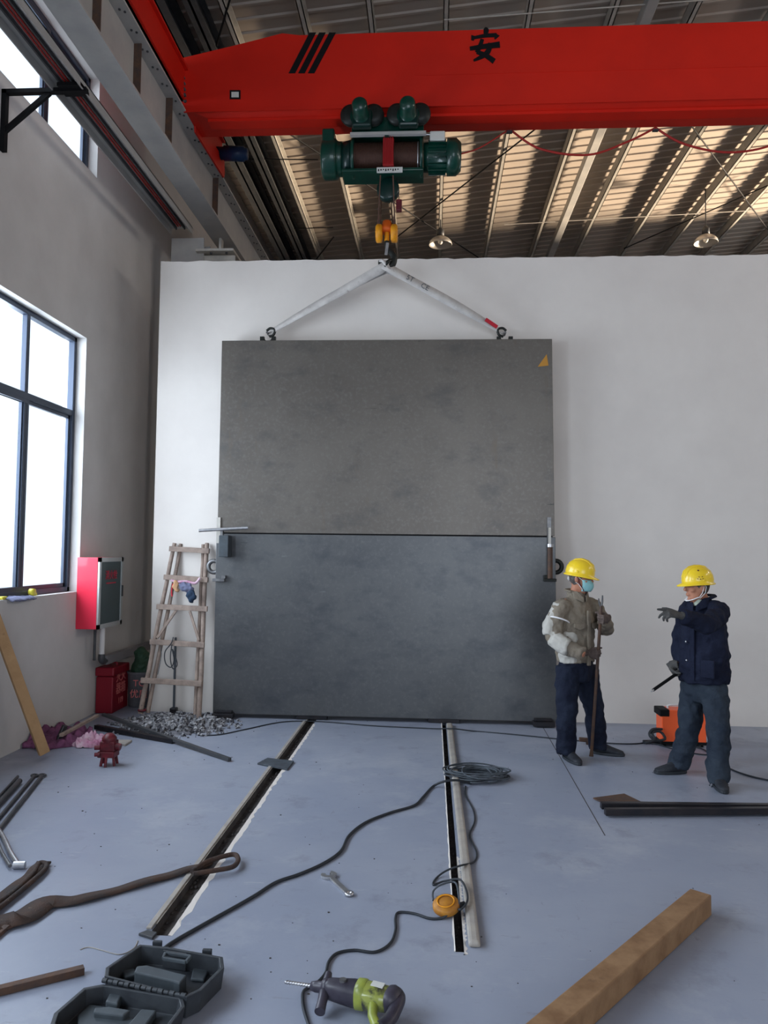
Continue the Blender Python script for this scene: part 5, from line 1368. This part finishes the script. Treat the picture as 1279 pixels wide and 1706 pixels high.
limb(q, [shR+V((-.005, 0, .035))+b_, shR+V((-.030, -.005, -.05))+b_, shR.lerp(elR, .6)+V((-.048, -.004, 0))+b_*.6, elR+V((-.040, .0, .02))], [.052, .066, .068, .060], seg=16)
limb(q, [elR+V((-.012, 0, -.0)), elR.lerp(wrR, .3)+V((-.01, -.01, -.012)), elR.lerp(wrR, .50)+V((0, -.012, -.012))], [.074, .080, .074], seg=16)
q.loft([hem-Lb*.095+Fb*.02+V((0, 0, .0)), hem-Lb*.11+Fb*.02+V((0, 0, .12)), hem-Lb*.10+Fb*.02+V((0, 0, .26))], [(.085, .10), (.09, .105), (.08, .09)], side=Lb, seg=20)
q.build('pale_sleeve_panel', M['palegrey'], jk, remesh=.010, disp=(.018, .06))['label'] = 'pale grey sleeve and side panel'
c1 = shR.lerp(elR, .42)+V((-.012, 0, 0))
MB().torus(c1+V((.01, -.006, 0)), (elR-shR), .088, .007, 28, 8).build('reflective_band', M['maskw'], jk)
# collar, placket, pockets
q = MB(); cR = frame(nk+V((0, 0, .0)), Fb)
q.X = cR
for s in (-1, 1):
    q.prism([(s*.01, .105, -.055), (s*.012, .10, -.01), (s*.06, .07, .045), (s*.086, .03, .045), (s*.088, .06, -.02)], (0, .012, -.004))
q.loft([(.080, .04, .035), (.085, -.02, .045), (.05, -.07, .05), (0, -.085, .05), (-.05, -.07, .05), (-.085, -.02, .045), (-.080, .04, .035)], [(.010, .028)]*7, seg=10)
q.build('collar', M['khaki'], jk, remesh=.006)
q = MB(); q.X = frame(ch, Fb)
q.box((-.012, .135, -.34), (.022, .158, .13)); q.build('front_placket', M['khaki'], jk, bevel=.006)
for s in (-1, 1):
    q = MB(); q.X = frame(ch+V((0, 0, -.01)), Fb)
    q.prism([(s*.045, .132, .03), (s*.135, .105, .03), (s*.135, .105, -.005), (s*.09, .122, -.025), (s*.045, .132, -.01)], (0, .022, 0)); q.build('pocket_flap', M['khaki'], jk, bevel=.005)
# trousers and shoes
def trousers(pelv, hR, kR, aR, hL, kL, aL, m, side, waist=.16, th=.102, kn=.088, hm=.078, root=None, disp=(.028, .09)):
    q = MB()
    q.loft([pelv+V((0, 0, .08)), pelv+V((0, 0, .02)), pelv+V((0, 0, -.06)), pelv+V((0, 0, -.12))], [(waist*.93, .115), (waist, .122), (waist*1.02, .125), (waist*.85, .10)], side=side, seg=26)
    for h_, k_, a_ in ((hR, kR, aR), (hL, kL, aL)):
        g = V((a_.x, a_.y, .040))
        limb(q, [h_+V((0, 0, .02)), h_.lerp(k_, .5), k_, k_.lerp(a_, .5), a_, g], [th, th*.98, kn, kn*.95, hm*1.02, hm], seg=20)
    return q.build('trousers', m, root, remesh=.011, disp=disp)
trousers(pel, hpR, knR, anR, hpL, knL, anL, M['trouser1'], Lb, waist=.165, root=root)
hr = V((anR.x-.005, anR.y+.07, 0)); shoe(hr, hr+V((.085, -.27, 0)), root, M['shoe'])
hl = V((anL.x-.04, anL.y+.02, 0)); shoe(hl, hl+V((.255, -.075, 0)), root, M['shoe'])
# gloves gripping the crowbar
PB = fl(985, 1262); PT = at(1003, 992, 6.62)
def on_bar(py):
    lo, hi = 0., 1.
    for _ in range(30):
        mid = (lo+hi)/2; P = PB.lerp(PT, mid); dd = CAM.transposed() @ (P-O); yy = 853-F*dd.y/-dd.z
        if yy > py: lo = mid
        else: hi = mid
    return PB.lerp(PT, lo)
gR, gL = on_bar(1090), on_bar(1031)
ax = (PT-PB).normalized()
def grip(center, d, chir, nm, m, par, k=1.05, wr=None):
    d = V(d); d = (d-ax_*d.dot(ax_)).normalized()
    n = ax_.cross(d) if chir == 'R' else d.cross(ax_)
    w = center - d*.082*k - n*.026*k
    q = MB(); hand(q, w, d, n, ax_, [1.15, 1.2, 1.22, 1.25], k=k, thumb=(.9, .55), r=.0105)
    if wr is not None: limb(q, [V(wr), w], [.036, .030], seg=14)
    return q.build(nm, m, par, remesh=.0035)
ax_ = ax
grip(gR, (.70, -.55, .1), 'R', 'glove', M['glove'], root, wr=wrR-(wrR-elR).normalized()*.07)
grip(gL, (-.62, -.75, 0), 'L', 'glove', M['glove'], root, wr=wrL)
# crowbar
root = thing('crowbar', 'long steel crowbar with a forked top held upright by the left worker', 'crowbar', PB)
MB().loft([PB+ax*.01, PB+ax*.06, PT.lerp(PB, .12), PT.lerp(PB, .06)], [(.020, .006), .014, .014, .012], side=(1, 0, 0), seg=12).build('crowbar_shaft', M['rust'], root)
pf = PT.lerp(PB, .07)
MB().loft([pf, pf+ax*.05+V((.006, 0, 0)), PT+V((.004, 0, 0))], [.010, .009, .006], seg=8).build('fork_tine', M['steel'], root)
MB().loft([pf, pf+ax*.03+V((-.018, 0, 0)), pf+ax*.075+V((-.026, 0, 0))], [.010, .008, .005], seg=8).build('fork_tine', M['steel'], root)

# ---------------------------------------------------------------- right worker (navy jacket, pointing)
root = thing('person', 'worker in dark navy jacket and yellow helmet pointing left with a raised arm', 'person', fl(1165, 1300))
Fb = V((-.72, -.69, 0)).normalized(); Lb = V((0, 0, 1)).cross(Fb)
pel = at(1172, 1143, 6.38); ch = at(1172, 1056, 6.38); nk = at(1170, 1003, 6.38); hc = at(1162, 977, 6.36)
shL = at(1198, 1018, 6.24); shR = at(1146, 1016, 6.50)
elL = at(1176, 1040, 5.98); wrL = at(1136, 1026, 5.88)
elR = at(1133, 1072, 6.55); wrR = at(1131, 1106, 6.42)
hpR = at(1155, 1148, 6.46); hpL = at(1191, 1148, 6.30)
knR = at(1147, 1215, 6.42); anR = at(1131, 1276, 6.50); knL = at(1196, 1222, 6.18); anL = at(1197, 1296, 6.16)
Fh = V((-.97, -.20, -.02)).normalized()
q = MB()
Rh = head_shape(q, hc, Fh, (-.03, 0, 1), nk)
q.loft([pel+V((0, 0, -.06)), pel, pel.lerp(ch, .5), ch, nk+V((0, 0, -.06)), nk], [(.12, .09), (.15, .11), (.145, .11), (.16, .11), (.12, .08), (.06, .06)], side=Lb, seg=24)
for s_, e_, w_ in ((shR, elR, wrR), (shL, elL, wrL)): limb(q, [s_.lerp(nk, .3), s_, e_, w_], [.045, .05, .042, .026], seg=14)
for h_, k_, a_ in ((hpR, knR, anR), (hpL, knL, anL)): limb(q, [h_, k_, a_, V((a_.x, a_.y, .07))], [.07, .05, .030, .027], seg=14)
q.build('body', M['skin'], root, remesh=.0075)
hairpiece(Rh, root); eyes(Rh, root); hm_ = helmet(Rh, root, tilt=-.02)
for (x_, y_, z_, r_) in ((.078, .035, .130, .007), (.107, .055, .065, .004), (.110, .035, .062, .004), (.111, .015, .065, .004), (.105, .045, .080, .004), (.109, .020, .082, .004)):
    q = MB(); q.X = Rh; q.ell((x_, y_, z_), (r_, r_, r_), 10, 6); q.build('helmet_vent', M['oxred'], hm_)
# mask pulled down to the chin
q = MB(); q.X = Rh
o = q.loft([(.07, .03, -.082), (.052, .062, -.098), (.03, .082, -.108), (0, .090, -.112), (-.03, .082, -.108), (-.052, .062, -.098), (-.07, .03, -.082)], [(.004, .014)]*7, side=(0, 0, 1) if 0 else None, seg=10).build('chin_mask', M['maskw'], root)
for s in (-1, 1):
    q = MB(); q.X = Rh
    q.loft([(s*.068, .03, -.090), (s*.080, .004, -.045), (s*.086, -.012, .018), (s*.086, -.026, .0), (s*.080, -.018, -.05), (s*.070, .022, -.092)], .0026, seg=6).build('ear_loop', M['maskw'], o)
q = MB()
hem = at(1172, 1136, 6.38); belly = at(1172, 1105, 6.37)
q.loft([hem, hem+V((0, 0, .02)), belly, ch.lerp(belly, .5), ch, ch.lerp(nk, .45), ch.lerp(nk, .80), nk+V((0, 0, .0)), nk+V((0, 0, .035))],
       [(.192, .162), (.200, .168), (.200, .168), (.196, .160), (.192, .148), (.172, .125), (.120, .098), (.084, .080), (.076, .076)], side=Lb, seg=28)
limb(q, [nk.lerp(shR, .55)+V((0, 0, -.035)), shR, shR.lerp(elR, .5), elR, elR.lerp(wrR, .5), wrR], [.062, .074, .076, .070, .058, .048], seg=18)
limb(q, [nk.lerp(shL, .5)+V((0, 0, -.03)), shL, shL.lerp(elL, .5)+V((.015, 0, -.01)), elL, elL.lerp(wrL, .5), wrL-(wrL-elL).normalized()*.0], [.066, .078, .080, .076, .064, .052], seg=18)
jk = q.build('jacket', M['navy'], root, remesh=.010, disp=(.030, .085))
q = MB(); q.X = frame(nk, Fb)
for s in (-1, 1):
    q.prism([(s*.008, .125, -.075), (s*.010, .112, -.02), (s*.06, .075, .045), (s*.088, .03, .045), (s*.095, .07, -.03)], (0, .012, -.004))
q.loft([(.082, .04, .035), (.088, -.02, .048), (.05, -.075, .055), (0, -.09, .055), (-.05, -.075, .055), (-.088, -.02, .048), (-.082, .04, .035)], [(.010, .028)]*7, seg=10)
q.build('collar', M['navy'], jk, remesh=.006)
q = MB(); q.X = frame(nk, Fb); q.loft([(0, .085, -.03), (0, .07, .02)], [(.035, .02), (.04, .02)], side=(1, 0, 0), seg=12); q.build('shirt_collar', M['shirt'], root)
for px, py in ((1143, 1069), (1144, 1100)):
    P = at(px, py, 6.2)
    dd = ray(px, py); dd.normalize()
    # put the button on the jacket front
    t_ = ((ch-O)+Fb*.168).dot(Fb)/dd.dot(Fb); P = O+dd*t_
    button(P, jk, .009)
q = MB(); q.X = frame(ch, Fb); q.box((-.02, .152, -.36), (.015, .178, .10)); q.build('front_placket', M['navy'], jk, bevel=.006)
q = MB(); q.X = frame(belly, Fb); q.box((.06, .148, -.09), (.17, .165, .05)); q.build('patch_pocket', M['navy'], jk, bevel=.01)
trousers(pel, hpR, knR, anR, hpL, knL, anL, M['trouser2'], Lb, waist=.185, th=.098, kn=.086, hm=.084, root=root, disp=(.034, .10))
hr = V((anR.x+.055, anR.y-.0, 0)); shoe(hr, hr+V((-.26, -.05, 0)), root, M['shoe'])
hl = V((anL.x+.005, anL.y+.08, 0)); shoe(hl, hl+V((-.03, -.28, 0)), root, M['shoe'])
# pointing glove
q = MB(); d_ = V((-.96, -.15, .18))
hand(q, wrL+(wrL-elL).normalized()*.01, d_, (.05, .55, -.8), (0, -.75, .66) if 0 else (-.1, .5, .8), [.06, .55, .75, .85], k=1.08, thumb=(.3, .15), r=.0105)
limb(q, [wrL-(wrL-elL).normalized()*.03, wrL+(wrL-elL).normalized()*.01], [.040, .030], seg=14)
q.build('glove', M['gloved'], root, remesh=.0035)
# other glove holding a rod
A, B = at(1085, 1152, 6.15), at(1131, 1120, 6.42)
ax_ = (A-B).normalized()
d_ = V((.2, -.5, -.85)); d_ = (d_-ax_*d_.dot(ax_)).normalized(); 
n_ = d_.cross(ax_)*-1
gc = B+ax_*.0
w = gc-d_*.085-n_*.028
q = MB(); hand(q, w, d_, n_, ax_, [1.15, 1.2, 1.22, 1.25], k=1.05, thumb=(.9, .55), r=.0105)
limb(q, [wrR, w], [.04, .030], seg=14)
q.build('glove', M['gloved'], root, remesh=.0035)
c = at(1128, 1078, 6.48)
root = thing('short_rod', 'short black rod held low in the far hand of the right worker', 'rod', B)
MB().cyl(B-ax_*.12, A-ax_*.03, .0125, seg=12).build('rod_shaft', M['black'], root)
MB().cyl(A-ax_*.035, A, .010, .005, seg=12).build('rod_tip', M['steelb'], root)
